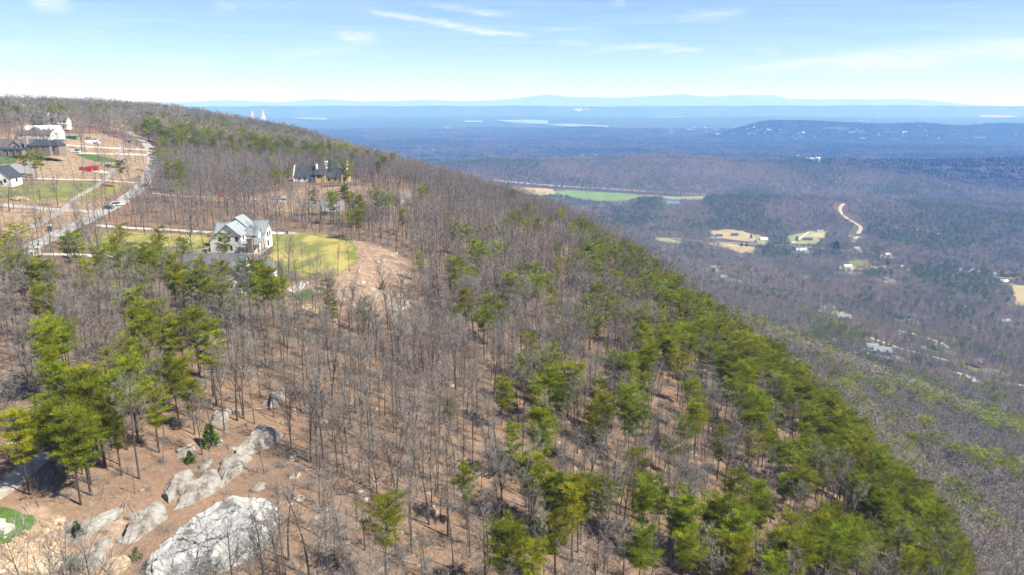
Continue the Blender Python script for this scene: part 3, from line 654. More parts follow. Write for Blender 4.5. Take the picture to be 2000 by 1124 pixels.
# white two-storey house with the lawn
A = House('white_house', 'white two-storey farmhouse with blue-grey shingle gables beside the open lawn', 412, 493, math.radians(-2))
A.keep(-4, 21, -3, 18)
A.block(0, 12.2, 0, 8.6, 5.6, 9.4, 'y', M_white, M_shingle, uc=7.2, zl=3.7, zr=5.7)
A.block(1.2, 13.4, 9.0, 16, 5.8, 10.4, 'y', M_white, M_shingle, uc=6.7, zl=5.4, zr=5.6)
A.block(13.2, 18.6, 8.2, 14.2, 5.7, 9.0, 'x', M_white, M_shingle)
A.block(12.3, 16.8, 5.0, 8.0, 5.4, 7.4, 'x', M_white, M_shingle)
A.block(-2.6, 3.6, 10.0, 16.0, 4.6, 7.8, 'x', M_white, M_shingle)
for x in (4.2, 7.4, 10.6): A.window(x, 0, 4.6, .85, 1.5, '-y', M_darksid)
A.window(5.9, 0, 1.4, 1.6, 1.6, '-y', M_trim); A.window(8.2, 0, 1.5, .8, 1.5, '-y', M_darksid); A.window(11.0, 0, 1.3, .8, 1.6, '-y', M_darksid)
for i in range(6): A.window(.0, 1.0+1.1*i, 2.3, .35, 1.0, '-x', M_darksid)
A.window(12.2, 2.5, 4.7, 1.1, 1.4, '+x', M_trim); A.window(12.2, 6.4, 4.7, .9, 1.4, '+x', M_trim)
A.window(15.0, 5.0, 4.4, 1.2, 1.5, '-y', M_darksid); A.window(18.6, 10.2, 4.6, 1.2, 1.6, '+x', M_darksid); A.window(18.6, 12.3, 4.6, 1.0, 1.6, '+x', M_darksid)
A.window(18.6, 11.2, 7.4, .9, 1.0, '+x', M_darksid); A.window(18.6, 10.0, 1.5, 1.4, 1.8, '+x', M_darksid)
A.slab('porch_roof', [(12.26, -1.2, 3.0), (19.4, -1.2, 3.0), (19.4, 4.9, 4.3), (12.26, 4.9, 4.3)], .25, M_shingle)
A.slab('porch_roof', [(11.2, -3.2, 2.5), (15.0, -3.2, 2.5), (15.0, -1.25, 3.0), (11.2, -1.25, 3.0)], .22, M_shingle)
A.slab('porch_floor', [(12.3, -3.2, .25), (19.8, -3.2, .25), (19.8, 5.0, .25), (12.3, 5.0, .25)], 2.0, M_conc)
for x, y, z in ((14.6, -2.8, 2.4), (19.2, -.9, 2.8), (19.2, 2.2, 3.4), (19.2, 4.6, 3.9), (12.8, -2.8, 2.4)): A.post(x, y, .27, z, .28, M_wood)
A.chimney(16.6, -1.9, -1.5, 4.9, 1.9, 1.2, M_stonewall)
A.door(13.6, 4.98, .26, 1.8, 2.2, '-y', M_glass)
for (x, y, z) in ((8.7, 6.2, 8.6), (9.8, 12, 8.6)):
    v = MB(); v.tube([(x, y, z-.4), (x, y, z+.5)], [.08, .08], 6); v.build('vent_pipe', M_darksid, A.o)

# second white house, half hidden by pines
A.o.scale = (.86, .92, .98)
M_slate = mat('slate_shingle', (.135, .15, .17), var=.25, scale=1.2, detail=8)
B = House('white_house', 'white house with dark slate-blue roofs and white porch columns behind the pine screen', 350, 574, math.radians(4))
B.keep(-3, 24, -2, 13)
B.block(0, 15.5, 3, 12, 4.6, 8.6, 'x', M_white, M_slate)
B.block(9.5, 16.5, 0, 6.5, 4.2, 7.0, 'y', M_white, M_slate)
B.block(15.2, 22.5, 4, 11, 4.2, 7.4, 'y', M_white, M_slate)
B.slab('porch_roof', [(15.8, -1.5, 3.3), (23.2, -1.5, 3.3), (23.2, 3.9, 4.1), (15.8, 3.9, 4.1)], .25, M_slate)
B.slab('porch_floor', [(15.8, -1.6, .3), (23.4, -1.6, .3), (23.4, 3.95, .3), (15.8, 3.95, .3)], 2.0, M_conc)
for x in (16.2, 18.4, 20.6, 22.8): B.post(x, -1.2, .32, 3.1, .32, M_trim)
for x in (2, 5, 8): B.window(x, 3, 2.6, 1.1, 1.6, '-y', M_darksid)
B.window(13, 0, 2.3, 1.6, 1.8, '-y', M_darksid); B.window(17.2, 4, 2.2, 1.2, 1.7, '-y', M_darksid); B.window(21, 4, 2.2, 1.2, 1.7, '-y', M_darksid); B.window(22.5, 7.5, 2.2, 1.2, 1.6, '+x', M_darksid)
B.door(19.1, 3.98, .32, 1.2, 2.2); B.chimney(5, 8, 6, 10, 1.2, 1.0, M_stonewall)
for x in (3.5, 12): B.dormer(x, 3.6, 5.0, 1.8, 3.2, 1.3, M_white, M_slate) if x < 9 else None

# black-roofed house under construction
C = House('black_roofed_house', 'unfinished house with black roofs, tall white parapet walls and yellow sheathing', 574, 355, math.radians(2))
C.keep(-3, 40, -6, 14)
C.block(0, 13.6, 0, 10, 3.2, 9.2, 'x', M_white, M_shingleD, parapet=M_trim)
C.block(20.5, 33, 1, 11, 4.4, 11.6, 'x', M_ply, M_shingleD, parapet=M_trim)
C.block(14.2, 31, -4, 2.5, 3.4, 7.4, 'x', M_ply, M_shingleD)
C.block(15.2, 21.0, -6.5, -2.5, 4.9, 5.6, 'x', M_ply, M_shingleD)
C.block(30.6, 35.5, -4.5, 2.5, 4.0, 6.2, 'y', M_ply, M_shingleD)
C.chimney(19.4, 6, -1, 12.0, 1.0, 1.6, M_trim); C.chimney(14.2, 3.2, -1, 10.4, .9, 2.2, M_trim)
C.window(18.0, -6.5, 3.6, 2.9, 1.6, '-y', M_darksid); C.window(23, -4, 1.6, 1.6, 2.0, '-y', M_trim); C.window(27, -4, 1.6, 1.6, 2.0, '-y', M_trim); C.window(33, -4.5, 2.0, 1.8, 2.2, '-y', M_darksid)
C.window(3.5, 0, 1.7, 1.2, 1.6, '-y', M_darksid); C.window(7, 0, 1.7, 1.2, 1.6, '-y', M_darksid); C.door(10.5, 0, .1)
for x in (3.2, 6.6):
    v = MB(); v.box(x-.45, x+.45, 2.0, 2.7, 5.2, 5.9); v.build('skylight', M_glass, C.o)
for i, x in enumerate((28.2, 28.9, 29.6)):
    v = MB(); v.box(x-.25, x+.25, 3.2, 3.7, 7.6, 9.3+.4*(i % 2)); v.build('roof_vent', M_trim, C.o)

# three houses on the left along the street
D = House('stone_house', 'long dark-roofed stone house with chimney nearest the white van', -30, 301, math.radians(3))
D.keep(-2, 54, -8, 14)
D.block(0, 30, 2, 11, 4.4, 9.0, 'x', M_darksid, M_shingleB)
D.block(16.5, 23, -.5, 4, 5.4, 8.4, 'y', M_tan, M_shingleB)
D.block(27, 41, 0, 10, 5.2, 9.4, 'x', M_stonewall, M_shingleD, hip=4.0)
D.block(38, 45, 3, 12, 5.0, 9.2, 'y', M_stonewall, M_shingleD, hip=3.0)
D.block(9, 26.5, -5, -1, 3.0, 4.4, 'x', M_stonewall, M_shingleD, hip=2.0)
D.chimney(26.3, 1.2, -1, 10.6, 2.2, 1.4, M_tan)
for x in (2.5, 6, 12): D.window(x, 2, 2.5, 1.5, 1.8, '-y', M_trim)
for x in (29.5, 33, 36.5): D.window(x, 0, 3.6, 1.3, 1.8, '-y', M_darksid)
D.window(19.7, -.5, 4.6, 1.6, 1.2, '-y', M_trim); D.window(41.5, 3, 2.4, 1.6, 1.8, '-y', M_darksid); D.door(32, 0, 0)
for x in (10, 14, 18, 22, 26): D.post(x, -5.3, -1, 2.9, .4, M_stonewall)
D.o.scale = (.9, .85, .86)
E = House('white_roofed_house', 'house with a white metal roof and three small dormers between two dark-roofed houses', 38, 270, math.radians(3))
E.keep(-2, 34, -5, 16)
E.block(2, 29, 4, 14, 4.6, 9.8, 'x', M_white, M_metalroof)
E.block(0, 26, -3, 4.6, 3.2, 6.2, 'x', M_white, M_shingleB)
E.block(8, 16, 0, 6, 5.0, 8.6, 'y', M_tan, M_shingleB)
E.block(-1.5, 6, 6, 12, 3.8, 8.0, 'y', M_ply, M_metalroof)
for x in (17.5, 21.2, 25): E.dormer(x, 5.2, 5.8, 1.7, 3.4, 1.4, M_white, M_metalroof)
for x in (3, 20, 24): E.window(x, -3, 1.8, 1.2, 1.6, '-y', M_darksid)
E.window(26, 0, 1.6, 1.2, 1.6, '+x', M_darksid); E.door(18, -3, 0)
E.o.scale = (.84, .75, .80)
Fh = House('gabled_house', 'white house with brown roofs, a tall grey stone chimney and stacked porches', 58, 250, math.radians(3))
Fh.keep(-2, 32, -3, 16)
Fh.block(0, 13, 4, 12, 6.2, 10.8, 'x', M_darksid, M_shingleD)
Fh.block(11, 21, 1, 9, 6.0, 9.8, 'x', M_white, M_shingleB)
Fh.block(22, 30, 1, 9, 6.2, 9.6, 'x', M_white, M_shingleB)
Fh.block(19.5, 24, 3, 12, 6.4, 11.6, 'y', M_white, M_shingleD)
Fh.chimney(21.6, .5, -2, 12.6, 2.4, 1.6, M_gravel, M_black); Fh.chimney(12.2, 8, 7, 12.6, 1.4, 1.4, M_trim, M_black)
Fh.slab('balcony', [(23.5, -1.6, 3.2), (30.5, -1.6, 3.2), (30.5, 1, 3.2), (23.5, 1, 3.2)], .3, M_trim)
for x in (24, 27, 30): Fh.post(x, -1.3, -1.5, 2.9, .3, M_trim)
for x in (25, 28): Fh.window(x, 1, 4.8, 1.6, 1.8, '-y', M_darksid)
for x in (13.5, 17): Fh.window(x, 1, 4.2, 1.2, 1.6, '-y', M_darksid)
Fh.door(26.5, 1, .2)
Fh.o.scale = (.9, .8, .86)
Gh = House('white_cottage', 'small white steep-gabled house beside the parked white sedan', -22, 362, math.radians(4))
Gh.keep(-2, 14, -2, 12)
Gh.block(0, 10.5, 0, 9, 3.6, 8.6, 'y', M_white, M_shingleD)
Gh.window(7.8, 0, 2.0, 1.0, 1.6, '-y', M_darksid); Gh.window(4, 0, 2.0, 1.0, 1.6, '-y', M_darksid); Gh.window(5.2, 0, 5.4, .9, 1.2, '-y', M_darksid); Gh.window(10.5, 4.5, 1.9, 1.2, 1.5, '+x', M_darksid); Gh.door(6, 0, 0)
Jh = House('terrace', 'pale terrace slab with a low white bench block on the green corner lawn', -12, 1033, math.radians(-10), cat='terrace')
Jh.keep(-3, 3, -3, 3)
Jh.slab('paving_slab', [(-5, -.9, .3), (1.9, -.5, .3), (2.0, .9, .3), (-5, .9, .3)], .9, M_conc)
j = MB(); j.box(-4, .9, .1, .8, .303, .8); j.build('bench_block', M_trim, Jh.o)
j = MB(); j.box(-4.1, 1.0, .0, .85, .803, .9); j.build('bench_top', M_conc, Jh.o)

# valley houses: picture point of the base, width, depth, style, yaw
VSTY = {'r': (M_brick, M_shingleB), 'w': (M_white, M_shingle), 'd': (M_white, M_shingleD), 't': (M_tan, M_shingleD), 'm': (M_white, M_metalroof), 'g': (M_tan, M_shingle)}
VH = [(1905, 716, 20, 13, 'r', .5, 'big brick house with a many-hipped brown roof on the lower slope', 1), (1722, 692, 19, 12, 'g', -.4, 'grey-roofed house with several gables beside the lane', 1),
      (1702, 682, 13, 10, 'g', -.2, 'grey-roofed garage next to the many-gabled house', 0), (1830, 684, 15, 11, 'g', .4, 'brown house with pale grey gables at the lane end', 1),
      (1765, 624, 20, 12, 'd', .15, 'house with a broad dark hipped roof among bare trees', 2), (1648, 626, 18, 11, 'g', -.3, 'grey gabled house hidden in the bare wood', 1),
      (1614, 606, 22, 10, 'g', .1, 'long grey-blue roofed house by the white mast', 0), (1392, 528, 13, 11, 'w', .3, 'tall white gabled house on the wooded hillside', 1),
      (1413, 545, 11, 10, 'w', -.2, 'smaller white house below the tall white one', 0), (1404, 463, 17, 9, 'd', .0, 'low dark-roofed house at the edge of the tan field', 0),
      (1435, 461, 16, 9, 't', .0, 'low tan house above the straw-coloured field', 0), (1491, 470, 18, 10, 'm', .1, 'white-roofed house at the end of the farm drive', 0),
      (1599, 452, 20, 10, 'd', .1, 'white house with dark roof at the top of the mown field', 1), (1577, 470, 22, 8, 't', .0, 'long flat tan house beside the round field tree', 0),
      (1565, 491, 26, 12, 'm', .05, 'long white-roofed barn beside the country road', 0), (1733, 500, 14, 9, 'm', .2, 'white-roofed cottage among blossoming trees', 0),
      (1655, 523, 16, 9, 'm', .1, 'white-roofed shed below the dirt road', 0), (1655, 532, 13, 8, 'w', .1, 'small white house in front of the white-roofed shed', 0),
      (1710, 520, 15, 9, 't', -.2, 'tan house in the clearing by the cottages', 0), (1892, 526, 21, 11, 'd', .1, 'dark-roofed house at the end of the pine grove', 0),
      (1936, 538, 13, 9, 'w', -.1, 'small white house between the pine grove and the red house', 0), (1967, 540, 22, 12, 'r', .1, 'red-walled house with a grey gabled roof', 1),
      (1960, 553, 14, 9, 'm', .1, 'white-roofed shed in front of the red-walled house', 0), (1755, 524, 18, 9, 'g', .1, 'grey house in the bare trees beyond the cottages', 0),
      (1675, 462, 12, 8, 'd', .0, 'dark cabin beside the bend of the dirt road', 0), (1672, 488, 14, 9, 'w', .2, 'white cottage where the dirt road meets the country road', 0),
      (1962, 632, 15, 10, 'g', .2, 'blue-grey house hidden in the wood below the field', 0), (1728, 548, 13, 8, 'g', .1, 'dark-walled cabin in the reddish clearing', 0)]
for (px, py, w, d, sty, yaw, lab, cx_) in VH:
    wm, rm = VSTY[sty]
    h = House('valley_house', lab, px, py, yaw, group='houses on the valley floor'); h.keep(-w/2-2, w/2+2, -d/2-24, d/2+2)
    zt = 5.2 if cx_ == 1 else 3.4
    an = np.linspace(0, 6.283, 9)[:-1]; rad = RNG.uniform(14, 27, 8); drape('yard', np.column_stack([h.q[0]+rad*1.2*np.cos(an), h.q[1]-8+rad*np.sin(an)]), (M_yard, M_fieldtan, M_yard, M_gravel)[int(RNG.integers(4))], off=.5, cell=7, px=False, rag=4, keep=False)
    h.block(-w/2, w/2, -d/2, d/2, zt, zt+d*.36, 'x', wm, rm, z0=-4, hip=(d*.5 if cx_ == 2 or sty == 'r' else 0.0), over=.6)
    if cx_:
        h.block(-w*.38, -w*.05, -d/2-3, 0, zt-.3, zt+w*.13, 'y', wm, rm, z0=-4, over=.5)
        h.block(w*.12, w*.42, -d/2-2, 0, zt-.5, zt+w*.12, 'y', wm, rm, z0=-4, over=.5)
        h.window(-w*.215, -d/2-3, zt*.5, 1.6, 1.6); h.window(w*.27, -d/2-2, zt*.5, 1.6, 1.6)
    else:
        for k in (-.32, .1, .34): h.window(w*k, -d/2, 1.9, 1.5, 1.4)
    h.door(-w*.02, -d/2, 0.1); h.window(w/2, 0, 1.9, 1.6, 1.4, '+x')
    h.chimney(w*.2, 1, zt, zt+d*.36+1.0, 1.0, .9, M_brick)
# far town: pale buildings of the valley, each its own
def far_mesh(k):
    m = MB(); w, d, h = ((16, 11, 4), (26, 14, 5), (60, 28, 8), (12, 10, 6))[k]
    if k == 2:
        m.box(-w/2, w/2, -d/2, d/2, -6, h); m.box(-w/2-.4, w/2+.4, -d/2-.4, d/2+.4, h+.003, h+.6, 1); m.box(-w*.2, w*.1, -4, 4, h+.61, h+2.6, 1)
    else:
        m.extr([(-d/2, -6), (d/2, -6), (d/2, h), (0, h+d*.36), (-d/2, h)], 'x', -w/2, w/2)
        m.extr([(-d/2-.6, h-.4), (0, h+d*.36+.03), (d/2+.6, h-.4), (d/2+.6, h), (0, h+d*.36+.4), (-d/2-.6, h)], 'x', -w/2-.6, w/2+.6, 1)
        m.box(-w*.3, -w*.2, -.5, .5, h, h+d*.36+1.6, 0)
    return m
FM = [(far_mesh(k).mesh('far_building_%d' % k, M_white, r)) for k, r in ((0, M_shingle), (0, M_tan), (1, M_shingle), (2, M_conc), (3, M_shingleB), (2, M_tan))]
TOWN = [(430, 265, 330, 8, 30, (0, 1, 1), 'pale house in the nearer suburb beyond the wooded ridge')]
def town(n, x0, x1, y0, y1, kinds, label, group, seed, sc=(1, 1.5)):
    r = np.random.default_rng(seed); px = r.uniform(x0, x1, n); py = r.uniform(y0, y1, n); q = hit(px, py)
    for i in range(n):
        big = r.choice(kinds)
        o = obj('far_building', FM[big], None, (q[i, 0], q[i, 1], q[i, 2]+4), r.uniform(-.7, .7), float(r.uniform(*sc))*.62); tag(o, label, 'building', group)
town(34, 760, 870, 283, 299, (0, 1, 1), 'pale house in the row of houses past the end of the wooded spur', 'suburb past the spur', 1)
town(20, 840, 960, 250, 262, (1, 1, 3), 'pale building in the far town below the long lake', 'far town below the lake', 2, (1, 2))
town(22, 1080, 1200, 280, 300, (0, 1, 4), 'pale house in the woods before the crest of the near ridge', 'houses before the ridge crest', 3, (1, 1.4))
town(16, 1135, 1185, 302, 308, (1, 1, 3), 'white house on the crest of the near ridge', 'houses on the ridge crest', 4, (.8, 1.1))
town(26, 1300, 1500, 250, 266, (1, 2, 3), 'white building in the far town beyond the wooded ridge', 'far town', 5, (1.2, 2.2))
town(30, 1500, 1990, 255, 275, (1, 2, 3, 1), 'white building in the far suburb under the dark wooded hill', 'suburb under the dark hill', 6, (1, 1.9))
town(26, 1540, 1990, 276, 312, (0, 1, 2), 'pale house scattered in the woods behind the water tanks', 'houses behind the tanks', 7, (1, 1.5))
town(18, 1120, 1150, 213, 218, (3, 2, 5), 'pale block in the hillside quarry town below the long ridge', 'hillside town', 8, (1.6, 2.6))
town(5, 1500, 1800, 226, 238, (3, 2), 'pale building on top of the dark wooded hill', 'buildings on the dark hill', 9, (1, 1.8))
town(12, 640, 760, 252, 275, (0, 1), 'pale house low in the valley beyond the pine hilltop', 'houses beyond the hilltop', 10, (1, 1.6))
town(14, 1000, 1300, 262, 280, (0, 1, 2), 'pale house in the flat woods between lake and ridge', 'houses between lake and ridge', 11, (1, 1.7))
# cooling towers
for (px, lab, h) in ((492, 'shorter of the two concrete cooling towers on the blue plain', 136), (513, 'taller of the two concrete cooling towers on the blue plain', 148)):
    q = hit1(px, 234)
    t = thing('cooling_tower', lab, 'cooling tower', (q[0], q[1], q[2]-2)); t['group'] = 'cooling towers of the power station'
    m = MB(); prof = []
    for k in range(19):
        z = h*k/18; rr_ = 36*math.sqrt(1+((z-h*.8)/(h*.62))**2); prof.append((rr_, z+10))
    m.lathe(prof+[(prof[-1][0]-2.5, h+10), (prof[-2][0]-2.5, h)], 40); m.build('shell', M_tower, t, smooth=True)
    b = MB(); b.lathe([(prof[-1][0]+.6, h+8), (prof[-1][0]+1.2, h+10.5), (prof[-1][0]-3, h+10.5)], 40); b.build('rim', M_tower, t)
    for k in range(24):
        a = 2*math.pi*k/24; c = MB(); R0 = prof[0][0]
        c.tube([(R0*1.04*math.cos(a), R0*1.04*math.sin(a), -8), (R0*math.cos(a+.06), R0*math.sin(a+.06), 10.5)], [1.2, 1.2], 4); c.build('leg', M_tower, t)
# water tanks on the near ridge
for (px, py, r, h, lab) in ((1576, 315, 13, 16, 'widest white water tank on the wooded ridge crest'), (1583, 317, 9, 17, 'narrow white water tank next to the widest tank'),
                            (1590, 317, 9, 16, 'narrow white water tank beside the tallest tank'), (1596, 317, 11, 19, 'tallest white water tank on the wooded ridge crest')):
    q = hit1(px, py); t = thing('water_tank', lab, 'water tank', tuple(q), 0, 'water tanks on the ridge')
    m = MB(); m.lathe([(r, -5), (r, h)], 28); m.build('shell', M_tank, t, smooth=True)
    d = MB(); d.lathe([(r+.3, h-.2), (r+.3, h+.4), (r*.7, h+r*.16), (r*.3, h+r*.23), (.05, h+r*.25)], 28); d.build('roof', M_tank, t, smooth=True)
    l = MB(); l.box(-.4, .4, -r-.5, -r-.1, -2, h+1); l.build('ladder', M_tower, t)
# mast by the valley house
q = hit1(1602, 600); t = thing('mast', 'slender white mast beside the grey-blue roofed house', 'mast', tuple(q)); m = MB(); m.tube([(0, 0, -1), (0, 0, 15)], [.45, .3], 8); m.build('pole', M_trim, t); m = MB(); m.box(-1.5, 1.5, -.2, .2, 11.5, 12.3); m.build('crossarm', M_trim, t)

# ------------------------------------------------------------------ vehicles and site things
def car(label, px, py, yaw, paint, kind='sedan', name='parked_car', group=None):
    q = hit1(px, py); t = thing(name, label, 'van' if kind == 'van' else 'car', (q[0], q[1], q[2]+.2), yaw, group)
    L_, Wd, Hb, Hc = (5.6, 2.0, 1.1, 2.3) if kind == 'van' else ((4.8, 1.9, .95, 1.75) if kind == 'suv' else (4.6, 1.8, .8, 1.42))
    b = MB(); prof = [(-L_/2, .35), (L_/2, .35), (L_/2+.05, .62), (L_/2-.12, Hb*.86), (L_*.22, Hb), (-L_/2+.05, Hb), (-L_/2-.02, .7)]
    b.extr(prof, 'x', -Wd/2, Wd/2)
    # extr('x') sweeps along x: turn the profile so length runs along local x
    b.v = [(p[1], p[0], p[2]) for p in b.v]; b.f = [f[::-1] for f in b.f]; b.build('body', paint, t)
    x0, x1 = (-L_/2+.1, L_*.28) if kind == 'van' else ((-L_/2+.1, L_*.2) if kind == 'suv' else (-L_*.34, L_*.2)); s = .28 if kind != 'van' else .12; w1, w2 = Wd/2-.06, Wd/2-.2
    c = MB(); c.hexa([(x0, -w1, Hb+.003), (x1, -w1, Hb+.003), (x1, w1, Hb+.003), (x0, w1, Hb+.003)], [(x0+s, -w2, Hc), (x1-.55, -w2, Hc), (x1-.55, w2, Hc), (x0+s, w2, Hc)]); c.build('cabin_glass', M_glass, t)
    r = MB(); r.box(x0+s-.05, x1-.5, -w2-.03, w2+.03, Hc+.003, Hc+.07); r.build('cabin_roof', paint, t)
    if kind == 'van':
        p = MB(); p.box(x0+.05, x1-1.6, -Wd/2+.03, Wd/2-.03, Hb+.01, Hc-.05); p.build('cargo_panel', paint, t)
    for sx in (-1, 1):
        for sy in (-1, 1):
            w = MB(); cx_, cy_ = sx*L_*.31, sy*(Wd/2-.1); w.tube([(cx_, cy_-.12, .34), (cx_, cy_+.12, .34)], [.34, .34], 12); wo = w.build('wheel', M_black, t)
            k = MB(); k.tube([(cx_, cy_-.135, .34), (cx_, cy_+.135, .34)], [.19, .19], 8); k.build('rim', M_chrome, wo)
        l = MB(); l.box(L_/2-.1, L_/2+.06, sx*Wd*.36-.18, sx*Wd*.36+.18, .55, .72); l.build('headlight', M_chrome, t)
    return t
car('white passenger van parked in front of the stone house', 148, 299, .05, M_carw, 'van', 'parked_van')
car('white sedan parked beside the small white house', 32, 351, .1, M_carw)
car('white and dark suv parked on the street corner', 231, 403, .75, M_carw, 'suv')
car('dark sedan parked at the kerb behind the white suv', 212, 409, .75, M_card)
car('silver car parked at the kerb under the street trees', 258, 372, .8, M_carg)
car('dark car on the site track near the red containers', 214, 328, .1, M_card, 'suv')
car('silver pickup-sized car near the green container', 175, 274, .2, M_carg, 'suv')
car('white car parked beside the sheeted pile', 186, 275, -.1, M_carw)
car('dark car at the kerb under the overhanging pine', 285, 366, .8, M_card)
def container(label, px, py, yaw, L_, paint, name):
    q = hit1(px, py); t = thing(name, label, 'container', tuple(q), yaw)
    w, h = 2.4, 2.2
    for sy in (-1, 1):
        b = MB(); b.hexa([(-L_/2, sy*w/2-.06, .2), (L_/2, sy*w/2-.06, .2), (L_/2, sy*w/2+.06, .2), (-L_/2, sy*w/2+.06, .2)], [(-L_/2-.2, sy*w/2-.06, h), (L_/2+.2, sy*w/2-.06, h), (L_/2+.2, sy*w/2+.06, h), (-L_/2-.2, sy*w/2+.06, h)]); b.build('side_panel', paint, t)
        for k in range(6):
            r = MB(); x = -L_/2+L_*(k+.5)/6; r.box(x-.08, x+.08, min(sy*(w/2+.065), sy*(w/2+.2)), max(sy*(w/2+.065), sy*(w/2+.2)), .2, h-.05); r.build('rib', paint, t)
    for sx in (-1, 1):
        b = MB(); b.box(sx*(L_/2)-.05, sx*(L_/2)+.05, -w/2+.07, w/2-.07, .2, h); b.build('end_panel', paint, t)
    f = MB(); f.box(-L_/2+.06, L_/2-.06, -w/2+.07, w/2-.07, .25, .4); f.build('floor_panel', M_darksid, t)
    KEEP_OUT.append((np.array([[q[0]-L_, q[1]], [q[0]+L_, q[1]]]), 5, False))
container('red open-top waste container on the site track', 169, 334, .05, 6.4, M_red, 'waste_container')
container('shorter red open-top waste container beside the long red one', 184, 332, .05, 4.6, M_red, 'waste_container')
container('green open-top waste container by the white-roofed house', 141, 272, .0, 7.0, M_green, 'waste_container')
container('small red bin on the drive towards the black-roofed house', 432, 386, .1, 2.4, M_red, 'waste_container')
container('small red bin under the trees short of the gravel pad', 453, 390, .3, 2.6, M_red, 'waste_container')
def toilet(label, px, py):
    q = hit1(px, py); t = thing('portable_toilet', label, 'toilet', tuple(q), .3, 'portable toilets')
    b = MB(); b.box(-.6, .6, -.6, .6, 0, 2.1); b.build('body', M_blue, t); r = MB(); r.extr([(-.66, 2.103), (.66, 2.103), (.5, 2.35), (-.5, 2.35)], 'y', -.66, .66); r.build('roof', M_trim, t)
    d = MB(); d.box(-.42, .42, -.65, -.603, .1, 1.95); d.build('door', M_blue, t); v = MB(); v.tube([(.4, .4, 2.2), (.4, .4, 2.7)], [.07, .07], 6); v.build('vent_pipe', M_trim, t)
toilet('dark blue portable toilet with white roof by the near street corner', 98, 452)
toilet('dark blue portable toilet on the verge of the far street bend', 252, 279)
for (px, py, lab) in ((76, 497, 'white stone entrance pillar at the drive mouth'), (64, 499, 'lower white pillar beside the entrance pillar')):
    q = hit1(px, py); t = thing('gate_pillar', lab, 'pillar', tuple(q)); h = 2.2 if px > 70 else 1.2
    b = MB(); b.box(-.5, .5, -.5, .5, -.3, h); b.build('shaft', M_stone, t); c = MB(); c.box(-.65, .65, -.65, .65, h+.003, h+.25); c.build('cap', M_trim, t)
for (px, py, lab, m_, hh) in ((530, 453, 'blue wheeled bin beside the porch of the white house', M_blue, 1.1), (561, 458, 'dark grill on the pale drive end', M_black, 1.0)):
    q = hit1(px, py); t = thing('wheeled_bin' if hh > 1.05 else 'grill', lab, 'bin' if hh > 1.05 else 'grill', (q[0], q[1], q[2]+.17), .2)
    b = MB(); b.hexa([(-.3, -.3, .1), (.3, -.3, .1), (.3, .3, .1), (-.3, .3, .1)], [(-.4, -.4, hh), (.4, -.4, hh), (.4, .4, hh), (-.4, .4, hh)]); b.build('body', m_, t)
    l = MB(); l.extr([(-.43, hh+.003), (.43, hh+.003), (.38, hh+.12), (-.38, hh+.15)], 'x', -.43, .43); l.build('lid', m_, t)
    for sx in (-1, 1):
        w = MB(); w.tube([(sx*.34-.05, .3, .15), (sx*.34+.05, .3, .15)], [.15, .15], 8); w.build('wheel', M_black, t)
def pile(name, label, px, py, rx, ry, h, m_, seed):
    q = hit1(px, py); bm = bmesh.new(); bmesh.ops.create_icosphere(bm, subdivisions=4, radius=1)
    for v in bm.verts:
        n = mnoise.fractal(Vector((v.co.x*2+seed, v.co.y*2, v.co.z*2)), 1, 2, 4); k = 1+.35*n; v.co = Vector((v.co.x*rx*k, v.co.y*ry*k, v.co.z*h*k))
    me = bpy.data.meshes.new(name); bm.to_mesh(me); bm.free(); me.materials.append(m_)
    return tag(obj(name, me, None, tuple(q)), label, 'pile')
pile('sheeted_pile', 'white sheeted material pile in front of the red containers', 196, 338, 4.5, 2, 1.1, M_tarp, 1)
pile('sheeted_pile', 'long white sheeted pile by the green container', 176, 279, 7, 3, 1.5, M_tarp, 3)
pile('gravel_pile', 'grey gravel heap in front of the black-roofed house', 546, 391, 4.5, 3.5, 2.2, M_gravel, 5)
pile('soil_pile', 'tan soil heap at the edge of the side street', 38, 390, 4, 3, 1.3, M_rocktan, 8)

# ------------------------------------------------------------------ rocks
def boulder_mesh(L_, Wd, Hh, seed, sub=4, cracks=6, amp=.10, np_=9, taper=0.0):
    r = random.Random(seed); bm = bmesh.new(); bmesh.ops.create_icosphere(bm, subdivisions=sub, radius=1)
    planes = []
    for k in range(np_):
        n = Vector((r.uniform(-1, 1), r.uniform(-1, 1), r.uniform(-.1, 1))).normalized(); planes.append((n, r.uniform(.62, .86)))
    planes.append((Vector((r.uniform(-.12, .12), r.uniform(-.2, .05), 1)).normalized(), .55))
    cr = [(Vector((r.uniform(-1, 1), r.uniform(-1, 1), r.uniform(-.2, .2))).normalized(), r.uniform(-.5, .5)) for k in range(cracks)]
    off = Vector((r.uniform(0, 90), r.uniform(0, 90), 0))
    for v in bm.verts:
        p = v.co.copy()
        for n, d in planes:
            e = p.dot(n)-d
            if e > 0: p -= n*e
        w = Vector((p.x*L_/2, p.y*Wd/2, p.z*Hh))
        f = mnoise.fractal(w*.45+off, 1, 2, 5); p *= 1+amp*f
        st = mnoise.noise(w*.9+off*1.3); p.z += .03*st
        for n, d in cr:
            e = abs(p.dot(n)-d+.16*mnoise.noise(w*.35+off))
            if e < .03: p *= 1-.13*(1-e/.03)
        v.co = Vector((p.x*L_/2, p.y*Wd/2*(1-taper*p.x), p.z*Hh))
    me = bpy.data.meshes.new('boulder'); bm.to_mesh(me); bm.free()
    return me
